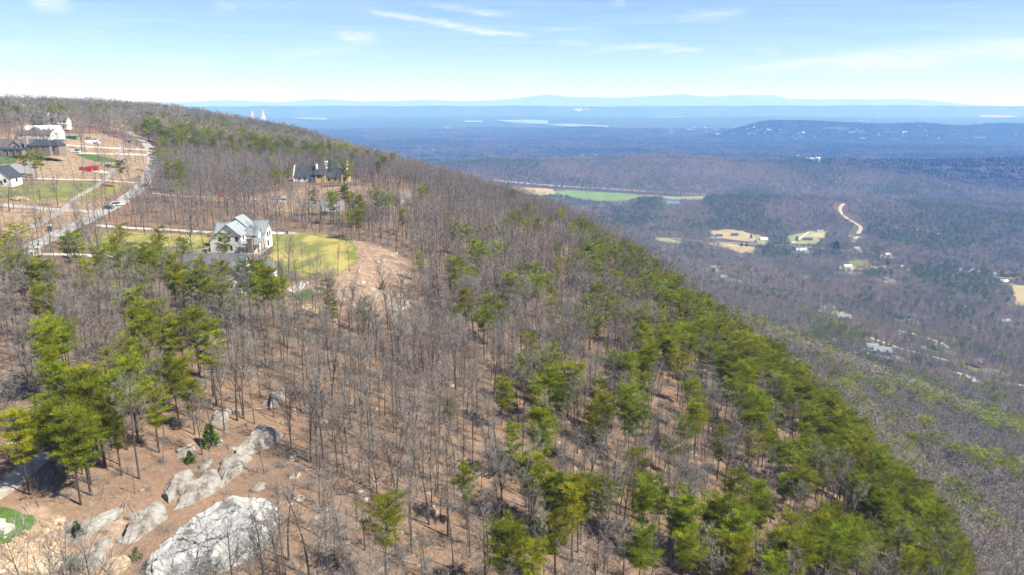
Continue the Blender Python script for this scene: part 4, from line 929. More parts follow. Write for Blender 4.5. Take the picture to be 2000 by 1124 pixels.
BOULDERS = [((295, 1150), (530, 990), 11.5, 5.4, 'huge pale grey boulder with cracked flat top at the cliff brow', 6, M_rock),
            ((345, 995), (440, 925), 3.4, 2.6, 'long grey ledge rock uphill of the huge boulder', 5, M_rock0),
            ((420, 955), (480, 885), 3.2, 2.6, 'tilted grey ledge rock joining the upper outcrop', 5, M_rock0),
            ((470, 892), (540, 838), 5.0, 3.6, 'rounded grey outcrop at the upper end of the ledge', 5, M_rock0),
            ((318, 985), (372, 915), 2.8, 2.2, 'narrow brownish ledge rock shaded by bare trees', 5, M_rock0),
            ((245, 1060), (310, 985), 4.0, 2.4, 'brownish slab sloping down beside the huge boulder', 5, M_rock0),
            ((110, 1062), (235, 1000), 3.0, 1.5, 'low pale slab at the edge of the tan stones', 5, M_rock0),
            ((125, 1120), (215, 1075), 4.0, 2.2, 'broken brown and grey rock below the pale slab', 5, M_rock0),
            ((-20, 1130), (122, 1092), 5.0, 2.2, 'tan rock face at the foot of the tan stones', 5, M_rocktan),
            ((200, 1130), (250, 1090), 3.0, 2.0, 'rust-streaked rock between the huge boulder and the tan rock face', 4, M_rocktan),
            ((490, 962), (520, 945), 1.8, 1.0, 'small round boulder above the tip of the huge boulder', 4, M_rock0),
            ((528, 800), (552, 756), 3.0, 1.7, 'grey rock beside the fallen white log', 4, M_rock0),
            ((345, 893), (384, 874), 1.5, 1.0, 'pale log-shaped rock under the young cedar', 4, M_rock0),
            ((408, 835), (450, 800), 3.0, 1.6, 'pale rock under the dead branches', 4, M_rock0),
            ((205, 780), (240, 765), 2.6, 1.3, 'pale rock inside the pine grove', 4, M_rock0),
            ((590, 612), (628, 596), 6.0, 2.0, 'smooth tan-pink rock dome below the green turf', 5, M_rocktan),
            ((783, 398), (796, 375), 7.0, 3.0, 'grey rock brow at the end of the construction clearing', 5, M_rock0),
            ((715, 580), (738, 578), 3.0, 1.0, 'flat white rock in the stony clearing', 4, M_rock0),
            ((684, 561), (697, 560), 2.0, .8, 'single pale stone between the lawn trees and the lone clearing tree', 4, M_stone),
            ((758, 622), (800, 592), 5.0, 3.0, 'grey cliff rock at the brow of the stony clearing', 5, M_rock0),
            ((715, 640), (735, 622), 4.0, 2.4, 'grey rock below the bright small pine', 4, M_rock0),
            ((1145, 905), (1165, 880), 2.6, 2.0, 'grey boulder half way down the slope', 4, M_rock0),
            ((1195, 925), (1222, 900), 2.2, 1.8, 'pale boulder beside the ring of fallen logs', 4, M_rock0),
            ((730, 738), (752, 728), 2.2, 1.0, 'lichen-pale stone on the upper slope', 4, M_rock0),
            ((820, 848), (836, 838), 1.6, .9, 'pale stone below the slope thicket', 4, M_rock0),
            ((0, 875), (30, 865), 1.4, .9, 'grey rock by the gravel path', 4, M_rock0)]
for i, (a, b, wd, hh, lab, sub, m_) in enumerate(BOULDERS):
    p, q = hit1(*a), hit1(*b); c = (p+q)/2; L_ = float(np.hypot(*(q-p)[:2])); yaw = math.atan2(q[1]-p[1], q[0]-p[0])
    me = boulder_mesh(L_*1.04, wd, hh, 100+i, sub, cracks=7 if sub > 4 else 3) if i else boulder_mesh(L_*1.04, wd, hh, 131, 6, cracks=6, amp=.07, np_=5, taper=.3); me.materials.append(m_)
    zc = float(height(np.array([c[0]]), np.array([c[1]]))[0])
    o = tag(obj('boulder', me, None, (c[0], c[1], zc-hh*.05), yaw), lab, 'boulder', None)
    KEEP_OUT.append((np.array([p[:2], q[:2]]), wd*.5, False))
SM = [boulder_mesh(1, .8, .35, 200+k, 2, 0) for k in range(5)]
for me in SM: me.materials.append(M_stone)
LEDGE_ROCKS = [boulder_mesh(3.2, 2.2, 1.3, 300+k, 4, 2) for k in range(5)]
for me in LEDGE_ROCKS: me.materials.append(M_rock0)
_r = np.random.default_rng(3); _t = _r.uniform(0, 1, 22)
_w = hit(np.interp(_t, [0, .35, .7, 1], [150, 330, 450, 545])+_r.normal(0, 20, 22), np.interp(_t, [0, .35, .7, 1], [1080, 980, 900, 800])+_r.normal(0, 24, 22))
for i, w in enumerate(_w):
    sc = float(_r.uniform(.2, .85)); o = obj('ledge_rock', LEDGE_ROCKS[i % 5], None, (w[0], w[1], w[2]+.1), _r.uniform(.2, 1.3), sc)
    tag(o, ('small' if sc < .45 else 'large' if sc > .75 else 'middling')+' broken grey rock lying along the stepped ledge', 'boulder', 'broken rocks along the ledge')
SMT = [boulder_mesh(1, .8, .4, 220+k, 2, 0) for k in range(5)]
for me in SMT: me.materials.append(M_rocktan)
r_ = np.random.default_rng(5)
for i in range(85):    # tan stones banked against the lawn corner
    t = r_.uniform(0, 1); px = -5+125*t+r_.normal(0, 16); py = 1096-70*t+r_.normal(0, 13)+(18 if i % 3 == 0 else 0)
    if px < 66 and py < 1040-.0*px: continue
    q = hit1(px, py); sc = float(r_.uniform(.5, 1.5))
    o = obj('riprap_stone', SMT[i % 5], None, (q[0], q[1], q[2]+.05), r_.uniform(0, 6), sc); tag(o, 'tan angular stone banked round the green lawn corner', 'stone', 'tan stones round the lawn corner')
w_ = hit(r_.uniform(560, 805, 500), r_.uniform(470, 622, 500)); w_ = w_[inpoly(w_[:, 0], w_[:, 1], W_ROCKY[0])][:130]
for i, w in enumerate(w_):   # stones of the clearing
    sc = float(min(2.6, r_.lognormal(-.25, .5))); o = obj('clearing_stone', SM[i % 5], None, (w[0], w[1], w[2]+.02), r_.uniform(0, 6), sc)
    tag(o, ('small' if sc < .7 else 'large' if sc > 1.1 else 'middling')+' pale stone lying on the bare stony clearing past the lawn', 'stone', 'stones of the clearing')
w_ = hit(r_.uniform(560, 1400, 110), r_.uniform(650, 1120, 110))
for i, w in enumerate(w_):   # stones on the slope
    sc = float(min(2.4, r_.lognormal(-.1, .45))); o = obj('slope_stone', SM[i % 5], None, (w[0], w[1], w[2]), r_.uniform(0, 6), sc)
    tag(o, ('small' if sc < .7 else 'large' if sc > 1.2 else 'middling')+' grey stone half buried in the leaf litter of the slope', 'stone', 'stones in the leaf litter')
# stone edging round the patio
ed = hit([535, 548, 560, 566, 578, 590, 600, 601, 592, 580], [560, 570, 571, 565, 557, 549, 552, 560, 568, 575])
for i in range(len(ed)-1):
    for t in np.linspace(0, 1, 6, endpoint=False):
        p = ed[i]*(1-t)+ed[i+1]*t; o = obj('edging_stone', SMT[i % 5], None, (p[0], p[1], float(height(np.array([p[0]]), np.array([p[1]]))[0])+.1), i+t*5, .75); tag(o, 'tan edging stone of the curved patio border', 'stone', 'stones of the patio border')
# fallen logs
LOGS = [((435, 808), (525, 798), .16), ((1200, 944), (1238, 950), .14), ((1238, 950), (1244, 930), .12), ((345, 885), (380, 868), .25), ((1395, 800), (1425, 803), .12), ((700, 760), (745, 775), .15),
        ((1010, 830), (1060, 850), .14), ((640, 690), (675, 700), .13), ((860, 980), (905, 1000), .16), ((560, 870), (600, 900), .14), ((1120, 860), (1150, 880), .18), ((1290, 930), (1330, 945), .15),
        ((480, 770), (540, 775), .12), ((900, 640), (930, 650), .13), ((640, 900), (690, 915), .13), ((760, 1090), (820, 1105), .15), ((1530, 1000), (1570, 1010), .15), ((120, 690), (170, 700), .13)]
for i, (a, b, r) in enumerate(LOGS):
    p, q = hit1(*a), hit1(*b); c = (p+q)/2; d = q-p; P = [(p-c)+(q-p)*t+np.array([0, 0, r*.8+.1*math.sin(3*t+i)]) for t in np.linspace(0, 1, 7)]
    for k in range(7): w = c+P[k]; P[k][2] = float(height(np.array([w[0]]), np.array([w[1]]))[0])+r*.9-c[2]
    m = MB(); m.tube(P, [r*(1.1-.6*t) for t in np.linspace(0, 1, 7)], 7); t_ = thing('fallen_log', 'fallen grey log lying in the leaf litter' if i else 'long bleached log fallen beside the grey rock', 'log', tuple(c), 0, 'logs fallen on the slope' if i else None)
    m.build('trunk', M_log, t_)
    for k in (2, 4):
        s = MB(); b0 = Vector(P[k]); s.tube([b0, b0+Vector((random.uniform(-1, 1), random.uniform(-1, 1), .7))], [r*.4, r*.12], 4); s.build('branch_stub', M_log, t_)
#==END_THINGS==
# ------------------------------------------------------------------ trees
class TM:
    """triangle soup for trees: wood tubes and thin slivers"""
    def __init__(s): s.v = []; s.f = []; s.m = []
    def tube(s, pts, rad, n=4, mi=0):
        base = len(s.v)
        for i in range(len(pts)):
            p = pts[i]; d = pts[min(i+1, len(pts)-1)]-pts[max(i-1, 0)]; d = d/(np.linalg.norm(d)+1e-9)
            a = np.cross(d, (0, 0, 1.) if abs(d[2]) < .9 else (1., 0, 0)); a /= np.linalg.norm(a); c = np.cross(d, a)
            for k in range(n): t = 6.2832*k/n; s.v.append(p+(a*math.cos(t)+c*math.sin(t))*rad[i])
        for i in range(len(pts)-1):
            for k in range(n): s.f.append((base+i*n+k, base+i*n+(k+1) % n, base+(i+1)*n+(k+1) % n, base+(i+1)*n+k)); s.m.append(mi)
    def sliver(s, p, q, w, mi=0, r=None):
        d = q-p; a = np.cross(d, r.normal(size=3)); a = a/(np.linalg.norm(a)+1e-9)*w*.5
        b = len(s.v); s.v += [p-a, p+a, q]; s.f.append((b, b+1, b+2)); s.m.append(mi)
    def mesh(s, name, *mats): return mk_mesh(name, np.array(s.v), s.f, mats, s.m)
def unit(v): return v/(np.linalg.norm(v)+1e-9)
def bare_tree(seed, lod, H=13.0, spread=1.0, fork=.45, tw=1.0, tmat=1):
    r = np.random.default_rng(seed); tr = TM(); cr = TM()
    nseg = 8 if lod == 0 else 4
    lean = r.normal(0, .075, 2); pts = []; p = np.zeros(3)
    for i in range(nseg+1):
        t = i/nseg; pts.append(np.array([lean[0]*H*t*t+.012*H*math.sin(3*t+seed)*t, lean[1]*H*t*t+.012*H*math.cos(4*t+seed)*t, -.8+(H*.93+.8)*t]))
    r0 = .0098*H*r.uniform(.75, 1.25); rads = [r0*(1.25 if i == 0 else 1)*(1-.86*i/nseg) for i in range(nseg+1)]
    tr.tube(pts, rads, 6 if lod == 0 else (4 if lod == 1 else 3))
    at = lambda t: np.array([np.interp(t*nseg, range(nseg+1), [q[k] for q in pts]) for k in range(3)])
    n1 = (17, 13, 11)[lod]; n2 = (5, 4, 3)[lod]; n3 = (8, 8, 8)[lod]; w3 = (.026, .052, .18)[lod]*tw
    for i in range(n1):
        t = fork+(1-fork)*((i+r.uniform(0, 1))/n1)**.9; t = min(t, .98)
        a = 2.4*i+r.uniform(-.5, .5); up = r.uniform(.3, 1.5)+.7*t; L1 = H*(.12+.22*(1-t)*1.3)*r.uniform(.5, 1.55)*spread
        d = unit(np.array([math.cos(a), math.sin(a), up])); b0 = at(t); q1 = b0+d*L1*.5+r.normal(0, .09*L1, 3); d2 = unit(d+np.array([0, 0, .35])+r.normal(0, .30, 3)); q2 = q1+d2*L1*.5
        rb = np.interp(t*nseg, range(nseg+1), rads)*.62
        if lod < 2: cr.tube([b0, q1, q2], [rb, rb*.6, rb*.2], 4 if lod == 0 else 3)
        else: cr.sliver(b0, q2, rb*2.4, 0, r)
        for j in range(n2):
            u = (j+.6)/n2; s0 = b0+(q1-b0)*min(1, u*2) if u < .5 else q1+(q2-q1)*(u*2-1)
            e = unit(d+r.normal(0, .62, 3)+np.array([0, 0, .25])); L2 = L1*.5*r.uniform(.6, 1.15); s1 = s0+e*L2
            if lod == 0: cr.tube([s0, s0+e*L2*.5+r.normal(0, .04*L2, 3), s1], [rb*.34+.006, rb*.24+.004, .006], 3)
            else: cr.sliver(s0, s1, (.07, .07, .16)[lod], 0, r)
            for k in range(n3):
                v = r.uniform(.25, 1); f0 = s0+e*L2*v; g = unit(e+r.normal(0, .6, 3)+np.array([0, 0, .2])); L3 = L2*r.uniform(.3, .65); f1 = f0+g*L3
                cr.sliver(f0, f1, w3, 1, r)
                if lod == 0:
                    for _ in range(2):
                        h0 = f0+(f1-f0)*r.uniform(.2, .9); cr.sliver(h0, h0+unit(g+r.normal(0, .6, 3))*L3*.6, w3*.75, 1, r)
    return tr, cr
def pine_tree(seed, lod, H=13.0, crown=.5, width=1.0):
    r = np.random.default_rng(seed); tr = TM(); cr = TM(); nseg = 7 if lod == 0 else 4
    lean = r.normal(0, .03, 2); pts = [np.array([lean[0]*H*(i/nseg)**2+.01*H*math.sin(2.5*i/nseg+seed), lean[1]*H*(i/nseg)**2, -.8+(H*.97+.8)*i/nseg]) for i in range(nseg+1)]
    r0 = .0115*H*r.uniform(.9, 1.2); rads = [r0*(1-.85*i/nseg) for i in range(nseg+1)]
    tr.tube(pts, rads, 6 if lod == 0 else 4)
    at = lambda t: np.array([np.interp(t*nseg, range(nseg+1), [q[k] for q in pts]) for k in range(3)])
    nb = (30, 20, 12)[lod]; ncl = (9, 6, 4)[lod]; nn = (34, 18, 9)[lod]; nl = (.30, .46, .8)[lod]; nw = (.075, .15, .40)[lod]; tiers = 6
    for i in range(nb):
        t = 1-crown*((i+.3)/nb)**.85
        k = (1-t)/crown; k = (math.floor(k*tiers)+.5+.42*(k*tiers-math.floor(k*tiers)-.5))/tiers+r.normal(0, .012); k = min(max(k, .02), 1.0); t = min(.985, 1-crown*k)
        prof = (.30+1.0*math.sin(math.pi*min(1, .12+.80*k))**.8)*(1 if k < .8 else .75)
        a = 2.4*i+r.uniform(-.6, .6); L1 = H*.140*prof*r.uniform(.45, 1.4)*width
        if i > nb*.7 and r.random() < .35: continue
        d = unit(np.array([math.cos(a), math.sin(a), r.uniform(.0, .45)+.5*(1-k)])); b0 = at(t); b1 = b0+d*L1
        if lod < 2: cr.tube([b0, (b0+b1)/2+np.array([0, 0, .05*L1]), b1], [.05, .035, .012], 3)
        side = unit(np.cross(d, (0, 0, 1)))
        for c in range(ncl):
            u = .30+.72*(c+r.uniform(0, 1))/ncl; cp = b0+d*L1*u+side*r.normal(0, .20*L1*(.5+u*.5))+np.array([0, 0, r.normal(.08, .10)])
            cs = (.40 if lod == 0 else .5)*r.uniform(.6, 1.4)
            off = r.normal(0, 1, (nn, 3))*np.array([cs, cs, cs*.34])*.62; q = cp+off
            dv = off*np.array([1, 1, .6])+d*.35+np.array([0, 0, .55])+r.normal(0, .35, (nn, 3)); dv /= np.linalg.norm(dv, axis=1)[:, None]
            e = q+dv*(nl*r.uniform(.7, 1.3, nn))[:, None]; sd = np.cross(dv, r.normal(size=(nn, 3))); sd = sd/(np.linalg.norm(sd, axis=1)[:, None]+1e-9)*nw*.5
            bq = len(cr.v); cr.v += list(np.stack([q-sd, q+sd, e], 1).reshape(-1, 3)); cr.f += [(bq+3*n, bq+3*n+1, bq+3*n+2) for n in range(nn)]; cr.m += [1]*nn
    if lod == 0:
        for i in range(7):    # dead lower limbs
            t = r.uniform(.2, 1-crown); a = r.uniform(0, 6.28); L1 = H*r.uniform(.04, .12); b0 = at(t); cr.tube([b0, b0+np.array([math.cos(a), math.sin(a), r.uniform(-.1, .3)])*L1], [.03, .008], 3)
    return tr, cr
def shrub(seed, kind):
    r = np.random.default_rng(seed); m = TM()
    if kind == 'brush':
        for i in range(34):
            a = r.uniform(0, 6.28); d = unit(np.array([math.cos(a), math.sin(a), r.uniform(.5, 2)])); p = np.array([r.normal(0, .35), r.normal(0, .35), -.1]); q = p+d*r.uniform(.8, 2.0); m.sliver(p, q, .035, 0, r)
            for _ in range(7): f = p+(q-p)*r.uniform(.3, 1); m.sliver(f, f+unit(d+r.normal(0, .7, 3))*r.uniform(.3, .8), .026, 0, r)
    else:
        for i in range(420):
            z = r.uniform(0, 1)**1.2; a = r.uniform(0, 6.28); R = (.75*(1-z)+.08)*r.uniform(.4, 1); p = np.array([R*math.cos(a), R*math.sin(a), z*1.9+.05]); m.sliver(p, p+unit(np.array([math.cos(a), math.sin(a), .9])+r.normal(0, .4, 3))*.3, .13, 0, r)
    return m
# scatter of all trees ----------------------------------------------------
R_AZ = np.radians(np.arange(-48, 48.01, .25)); R_R = np.geomspace(20, 12000, 520)
_g = np.meshgrid(R_AZ, R_R); _hx = _g[1]*np.sin(_g[0]); _hy = _g[1]*np.cos(_g[0])
_EL = np.maximum.accumulate(height(_hx, _hy)/_g[1], axis=0)
def visible(x, y, ztop, slack=.004):
    r = np.hypot(x, y); i = np.clip(np.searchsorted(R_R, r*.985)-1, 0, len(R_R)-1); j = np.clip(np.round((np.arctan2(x, y)-R_AZ[0])/(R_AZ[1]-R_AZ[0])).astype(int), 0, len(R_AZ)-1)
    return ztop/r > _EL[i, j]-slack
def kept_out(x, y, grow=1.2):
    bad = np.zeros(x.shape, bool)
    for P, hw, closed in KEEP_OUT:
        lo = P.min(0)-hw-grow; hi = P.max(0)+hw+grow; k = np.where((x > lo[0]) & (x < hi[0]) & (y > lo[1]) & (y < hi[1]))[0]
        if not len(k): continue
        b = dist_line(x[k], y[k], P, closed) < hw+grow
        if closed: b |= inpoly(x[k], y[k], P)
        bad[k] |= b
    return bad
# pines: crown centres seen in the photograph (column, row, spread, count)
PINE = [(30, 800, 30, 4), (25, 850, 25, 2), (95, 830, 25, 3), (150, 760, 25, 3), (150, 850, 30, 4), (200, 830, 30, 4), (250, 700, 25, 3), (260, 745, 25, 3), (165, 785, 30, 3), (225, 775, 25, 3), (285, 640, 30, 4), (330, 655, 25, 3),
        (270, 620, 25, 2), (385, 660, 25, 3), (350, 740, 25, 2), (410, 680, 25, 2), (330, 810, 25, 2), (325, 915, 12, 1), (70, 670, 30, 2), (130, 670, 30, 2), (20, 470, 25, 4), (25, 520, 25, 3), (90, 540, 30, 3), (80, 590, 25, 2),
        (150, 475, 25, 2), (240, 470, 12, 2), (240, 495, 20, 2), (300, 490, 25, 4), (350, 500, 25, 3), (360, 548, 25, 3), (320, 545, 25, 2), (395, 500, 20, 2), (440, 495, 20, 2), (470, 510, 18, 2), (430, 580, 18, 2), (405, 560, 18, 2), (270, 530, 25, 2), (190, 525, 25, 2),
        (530, 565, 6, 1), (545, 575, 10, 1), (505, 575, 10, 1), (640, 568, 3, 1), (712, 602, 3, 1), (820, 510, 3, 1), (648, 605, 5, 1), (480, 343, 3, 1), (540, 345, 6, 2), (562, 340, 5, 1), (350, 345, 20, 4), (267, 322, 4, 1), (320, 300, 25, 6), (345, 330, 20, 4), (330, 265, 25, 6),
        (612, 385, 8, 1), (650, 385, 10, 2), (672, 378, 6, 2), (690, 400, 10, 2), (730, 395, 12, 3), (745, 390, 8, 2), (772, 395, 6, 1), (785, 425, 6, 1), (700, 425, 12, 2), (120, 322, 5, 1), (45, 318, 6, 1), (75, 312, 8, 2), (235, 330, 8, 1),
        (760, 655, 15, 1), (960, 602, 10, 2), (995, 560, 14, 2), (940, 500, 10, 1), (912, 456, 8, 1), (890, 530, 12, 2), (930, 512, 10, 2), (990, 440, 10, 1), (1020, 545, 20, 3), (1080, 580, 6, 1), (1110, 520, 8, 1), (1160, 518, 9, 2),
        (980, 765, 14, 2), (1015, 725, 10, 1), (1035, 680, 10, 1), (1080, 735, 38, 8), (1110, 765, 25, 4), (1090, 660, 9, 1), (1130, 620, 12, 2), (1155, 640, 12, 2), (1175, 800, 25, 4), (1220, 800, 20, 2), (1000, 860, 8, 1), (1055, 850, 16, 3),
        (1035, 935, 14, 2), (1080, 970, 14, 2), (1130, 980, 14, 2), (1180, 990, 14, 2), (1240, 912, 6, 1), (1255, 970, 12, 1), (748, 1030, 12, 1), (912, 945, 8, 1), (985, 1070, 12, 2), (1035, 1100, 12, 1), (1095, 1045, 14, 2), (1330, 1020, 14, 2), (1400, 1010, 16, 3), (1340, 1085, 10, 1),
        (1425, 1090, 20, 3), (1475, 970, 6, 1), (1440, 1040, 16, 2), (1360, 810, 10, 2), (1350, 775, 10, 1), (1480, 790, 12, 2), (1460, 815, 12, 2), (1160, 470, 15, 3), (1030, 420, 14, 6), (1040, 445, 8, 3), (1000, 380, 15, 3), (1060, 385, 14, 3), (1110, 410, 18, 5), (940, 350, 16, 3), (905, 352, 10, 2),
        (740, 300, 22, 9), (760, 310, 18, 8), (725, 290, 12, 4), (860, 325, 14, 2), (830, 380, 12, 2), (1215, 510, 20, 5), (1240, 545, 25, 6), (1210, 600, 22, 5), (1260, 640, 30, 7), (1225, 720, 20, 5), (1290, 690, 28, 8), (1350, 650, 25, 6), (1290, 580, 25, 6), (1430, 740, 28, 7), (1395, 700, 25, 6), (1480, 830, 20, 4),
        (1560, 900, 28, 6), (1600, 1060, 35, 8), (1660, 1060, 35, 8), (1700, 960, 35, 9), (1540, 1100, 25, 5), (1590, 840, 30, 7), (1760, 1060, 35, 9), (1800, 1110, 30, 6), (1640, 900, 30, 7), (1250, 1080, 12, 1), (1560, 960, 14, 2), (1310, 880, 10, 1)]
BELT = [(1130, 430), (1200, 462), (1260, 498), (1320, 540), (1380, 590), (1440, 635), (1500, 680), (1560, 722), (1620, 775), (1680, 840), (1740, 905), (1790, 960), (1840, 1030), (1880, 1110)]
def gather_pines():
    r = np.random.default_rng(11); c = []
    for (px, py, s, n) in PINE:
        for i in range(n if n == 1 else int(n*1.35+.5)): c.append((px+(r.normal(0, s*.6) if n > 1 else 0), py+(r.normal(0, s*.5) if n > 1 else 0), 0))
    B = np.array(BELT, float)
    for i in range(len(B)-1):
        for k in range(34):
            t = r.uniform(0, 1); q = B[i]*(1-t)+B[i+1]*t; e = abs(r.normal(0, 26)); c.append((q[0]-e*.75+r.normal(0, 8), q[1]+e*.55+r.normal(0, 8)+6, 0))
    for i in range(45): c.append((r.uniform(1180, 1640), r.uniform(560, 1110), 0))
    for i in range(40): c.append((r.uniform(860, 1240), r.uniform(400, 640), 0))
    for i in range(330):
        t = r.uniform(0, 1)**1.2; c.append((290+400*t+r.normal(0, 20), 228+50*t+r.normal(0, 10)+abs(r.normal(0, 22)), 0))
    for i in range(46): c.append((r.uniform(0, 420), r.uniform(200, 222), 0))
    FOOT = [(398, 606), (440, 614), (478, 604), (520, 632), (535, 636), (345, 604), (300, 600), (420, 642), (365, 640), (505, 612), (260, 590), (230, 580)]
    c = np.array(c); H = r.uniform(9.6, 13.4, len(c)); H = np.where((c[:, 1] < 340), H+2.0, H); fq = hit([p[0] for p in FOOT], [p[1] for p in FOOT]); out = [np.column_stack([fq[:, 0], fq[:, 1], r.uniform(12, 14.5, len(fq))])]
    for h in (9.4, 10.6, 11.8, 13.0, 14.2, 15.4):
        k = np.abs(H-h) <= .601
        if k.any():
            q = hit(c[k, 0], c[k, 1], dz=h*.72); out.append(np.column_stack([q[:, 0], q[:, 1], np.full(k.sum(), h)]))
    wy = r.uniform(200, 700, 900); wx = r.uniform(150, 430, 900)+np.interp(wy, XC_Y, XC_X); kk = fbm(wx/55, wy/55, 29) > .47; out.append(np.column_stack([wx, wy, r.uniform(12, 15, 900)])[kk])
    P = np.concatenate(out); P = P[(np.hypot(P[:, 0], P[:, 1]) < 1300)]
    # thin out pairs that would grow into each other
    keep = []
    for p in P:
        if all((p[0]-q[0])**2+(p[1]-q[1])**2 > 3.4 for q in keep[-250:]): keep.append(p)
    P = np.array(keep); P = P[~kept_out(P[:, 0], P[:, 1], .6)]
    return P
PN = gather_pines()
def jitter(x0, x1, y0, y1, s, seed):
    r = np.random.default_rng(seed); gx, gy = np.meshgrid(np.arange(x0, x1, s), np.arange(y0, y1, s)); gx = gx.ravel(); gy = gy.ravel()
    return gx+r.uniform(-.48, .48, gx.shape)*s, gy+r.uniform(-.48, .48, gy.shape)*s, r
def in_view(x, y, z, H, mx=130, top=-60, bot=1180):
    px, py, d = project(np.stack([x, y, z+H], -1)); px2, py2, _ = project(np.stack([x, y, z], -1))
    return (y > 3) & (px > -mx) & (px < 2000+mx) & (py < bot) & (py2 > top), px, py2
W_LOTS = wpoly([(0, 500), (200, 450), (300, 380), (310, 300), (240, 250), (130, 240), (0, 240)])
W_FRONT = [wpoly([(390, 497), (545, 500), (555, 574), (395, 574)]), wpoly([(560, 360), (700, 360), (715, 412), (560, 412)])]
W_LEDGE = [wpoly([(60, 1060), (250, 960), (340, 890), (540, 830), (560, 960), (520, 1130), (0, 1135)])]
W_LAWNS = [wpoly(p) for p in (LAWN_A, ROCKY[0])]
# bare trees near and on the hill
x, y, r = jitter(-560, 330, 22, 1150, 2.85, 31); X = x-np.interp(y, XC_Y, XC_X); z = height(x, y)
dens = np.full(x.shape, .72); rr = np.hypot(x, y)
lots = inpoly(x, y, W_LOTS); dens[lots] = .34
dens[zone_mask(x, y, W_DIRT[:4]) > .4] = .14; dens[zone_mask(x, y, W_ROCKY[:1]) > .4] = .012; dens[zone_mask(x, y, W_GRASS) > .4] = .05
dens[(X < -12) & (y < 170) & ~lots] = .58; dens[(X < -12) & (y >= 170) & (y < 330) & ~lots] *= .45
dens *= .45+.85*fbm(x/22, y/22, 91)
dens[(X > 130)] = .55;  dens[(X > 62) & (X < 125) & (y < 420)] *= .70; dens[(y > 560) & (X < 40)] *= .8; dens[zone_mask(x, y, W_LEDGE) > .4] = .4; dens[zone_mask(x, y, W_FRONT) > .4] = .07
kk = (r.random(x.shape) < dens) & (X < 420) & ~kept_out(x, y, .8)
x, y, z, X = x[kk], y[kk], z[kk], X[kk]
H = np.clip(r.normal(10.8, 3.2, x.shape), 3.4, 16.5); H = H*np.where(y > 500, .88, 1.0)
v, _, _ = in_view(x, y, z, H); v &= visible(x, y, z+H); BN = np.column_stack([x, y, z, H])[v]
# thin bare trees right under pine crowns
# valley and lower slopes
def valley(s, r0, r1, seed, hm, mxd=1.0):
    x, y, r = jitter(-900 if r1 < 1600 else -2300, r1*.82, r0*.55, r1, s, seed); rr = np.hypot(x, y); X = x-np.interp(y, XC_Y, XC_X)
    k = (rr > r0) & (rr < r1) & (X > (420 if r0 < 400 else 150)) if r0 < 400 else (rr > r0) & (rr < r1) & (X > 140)
    k &= np.abs(np.arctan2(x, y)) < math.radians(39.5); x, y, rr = x[k], y[k], rr[k]
    k = ~kept_out(x, y, s*.45) & (r.random(x.shape) < .92*mxd); x, y = x[k], y[k]; z = height(x, y); H = np.clip(r.normal(hm, hm*.16, x.shape), hm*.5, hm*1.4)
    v, px, py = in_view(x, y, z, H, 90); v &= visible(x, y, z+H, .001); return x[v], y[v], z[v], H[v], px[v], py[v], r
VB = []; VP = []; VS = []
GROVES = [(1855, 555, 48, 24), (1262, 408, 34, 16), (1210, 420, 20, 12), (1545, 478, 60, 20), (1520, 500, 45, 15), (1632, 490, 16, 10), (1595, 500, 20, 8), (1715, 545, 36, 10), (1800, 790, 45, 28), (1765, 800, 40, 24), (1840, 840, 40, 24), (1720, 770, 30, 18), (1880, 880, 40, 22), (1240, 366, 12, 6), (1105, 387, 30, 7), (1690, 590, 20, 10), (1600, 672, 30, 18), (1940, 790, 30, 20), (1985, 870, 20, 30),
          (1470, 420, 30, 10), (1880, 620, 25, 14), (1850, 560, 50, 20), (1790, 470, 12, 8), (1860, 495, 14, 8), (1700, 460, 14, 8), (1900, 940, 40, 30), (1960, 990, 40, 30)]
for (s, r0, r1, sd, hm) in ((5.0, 235, 520, 41, 11.5), (6.6, 520, 1250, 42, 12.5), (9.5, 1250, 3450, 43, 14.0)):
    x, y, z, H, px, py, r = valley(s, r0, r1, sd, hm)
    if r0 < 300:
        X = x-np.interp(y, XC_Y, XC_X); k = (X > 330) | (np.hypot(x, y) > 0) & (X > 420); x, y, z, H, px, py = (a[k] for a in (x, y, z, H, px, py))
    pp = .12+.75*sstep(fbm(x/210, y/210, 5), .50, .62)
    for (gx, gy, gw, gh) in GROVES: pp = np.maximum(pp, .93*np.exp(-(((px-gx)/gw)**2+((py-gy)/gh)**2)**2))
    isp = r.random(x.shape) < pp; A4 = np.column_stack([x, y, z, H])
    spring = (~isp) & (r.random(x.shape) < (.012+.30*np.exp(-((py-374)/9)**2)*(px > 1200)))
    VP.append(A4[isp]); VS.append(A4[spring]); VB.append(A4[~isp & ~spring])
VP = np.concatenate(VP); VB = np.concatenate(VB); VS = np.concatenate(VS)
zP = height(PN[:, 0], PN[:, 1]); PN4 = np.column_stack([PN[:, 0], PN[:, 1], zP, PN[:, 2]])
v, _, _ = in_view(*PN4.T); PN4 = PN4[v]
# bare trees keep a little clear of pines
def clear_of(B, P, d):
    key = {}
    for p in P: key.setdefault((int(p[0]//4), int(p[1]//4)), []).append(p)
    ok = np.ones(len(B), bool)
    for i, b in enumerate(B):
        cx_, cy_ = int(b[0]//4), int(b[1]//4)
        for a in (-1, 0, 1):
            for c in (-1, 0, 1):
                for p in key.get((cx_+a, cy_+c), ()):
                    if (p[0]-b[0])**2+(p[1]-b[1])**2 < d*d: ok[i] = False
    return B[ok]
BN = clear_of(BN, PN4, 2.3)
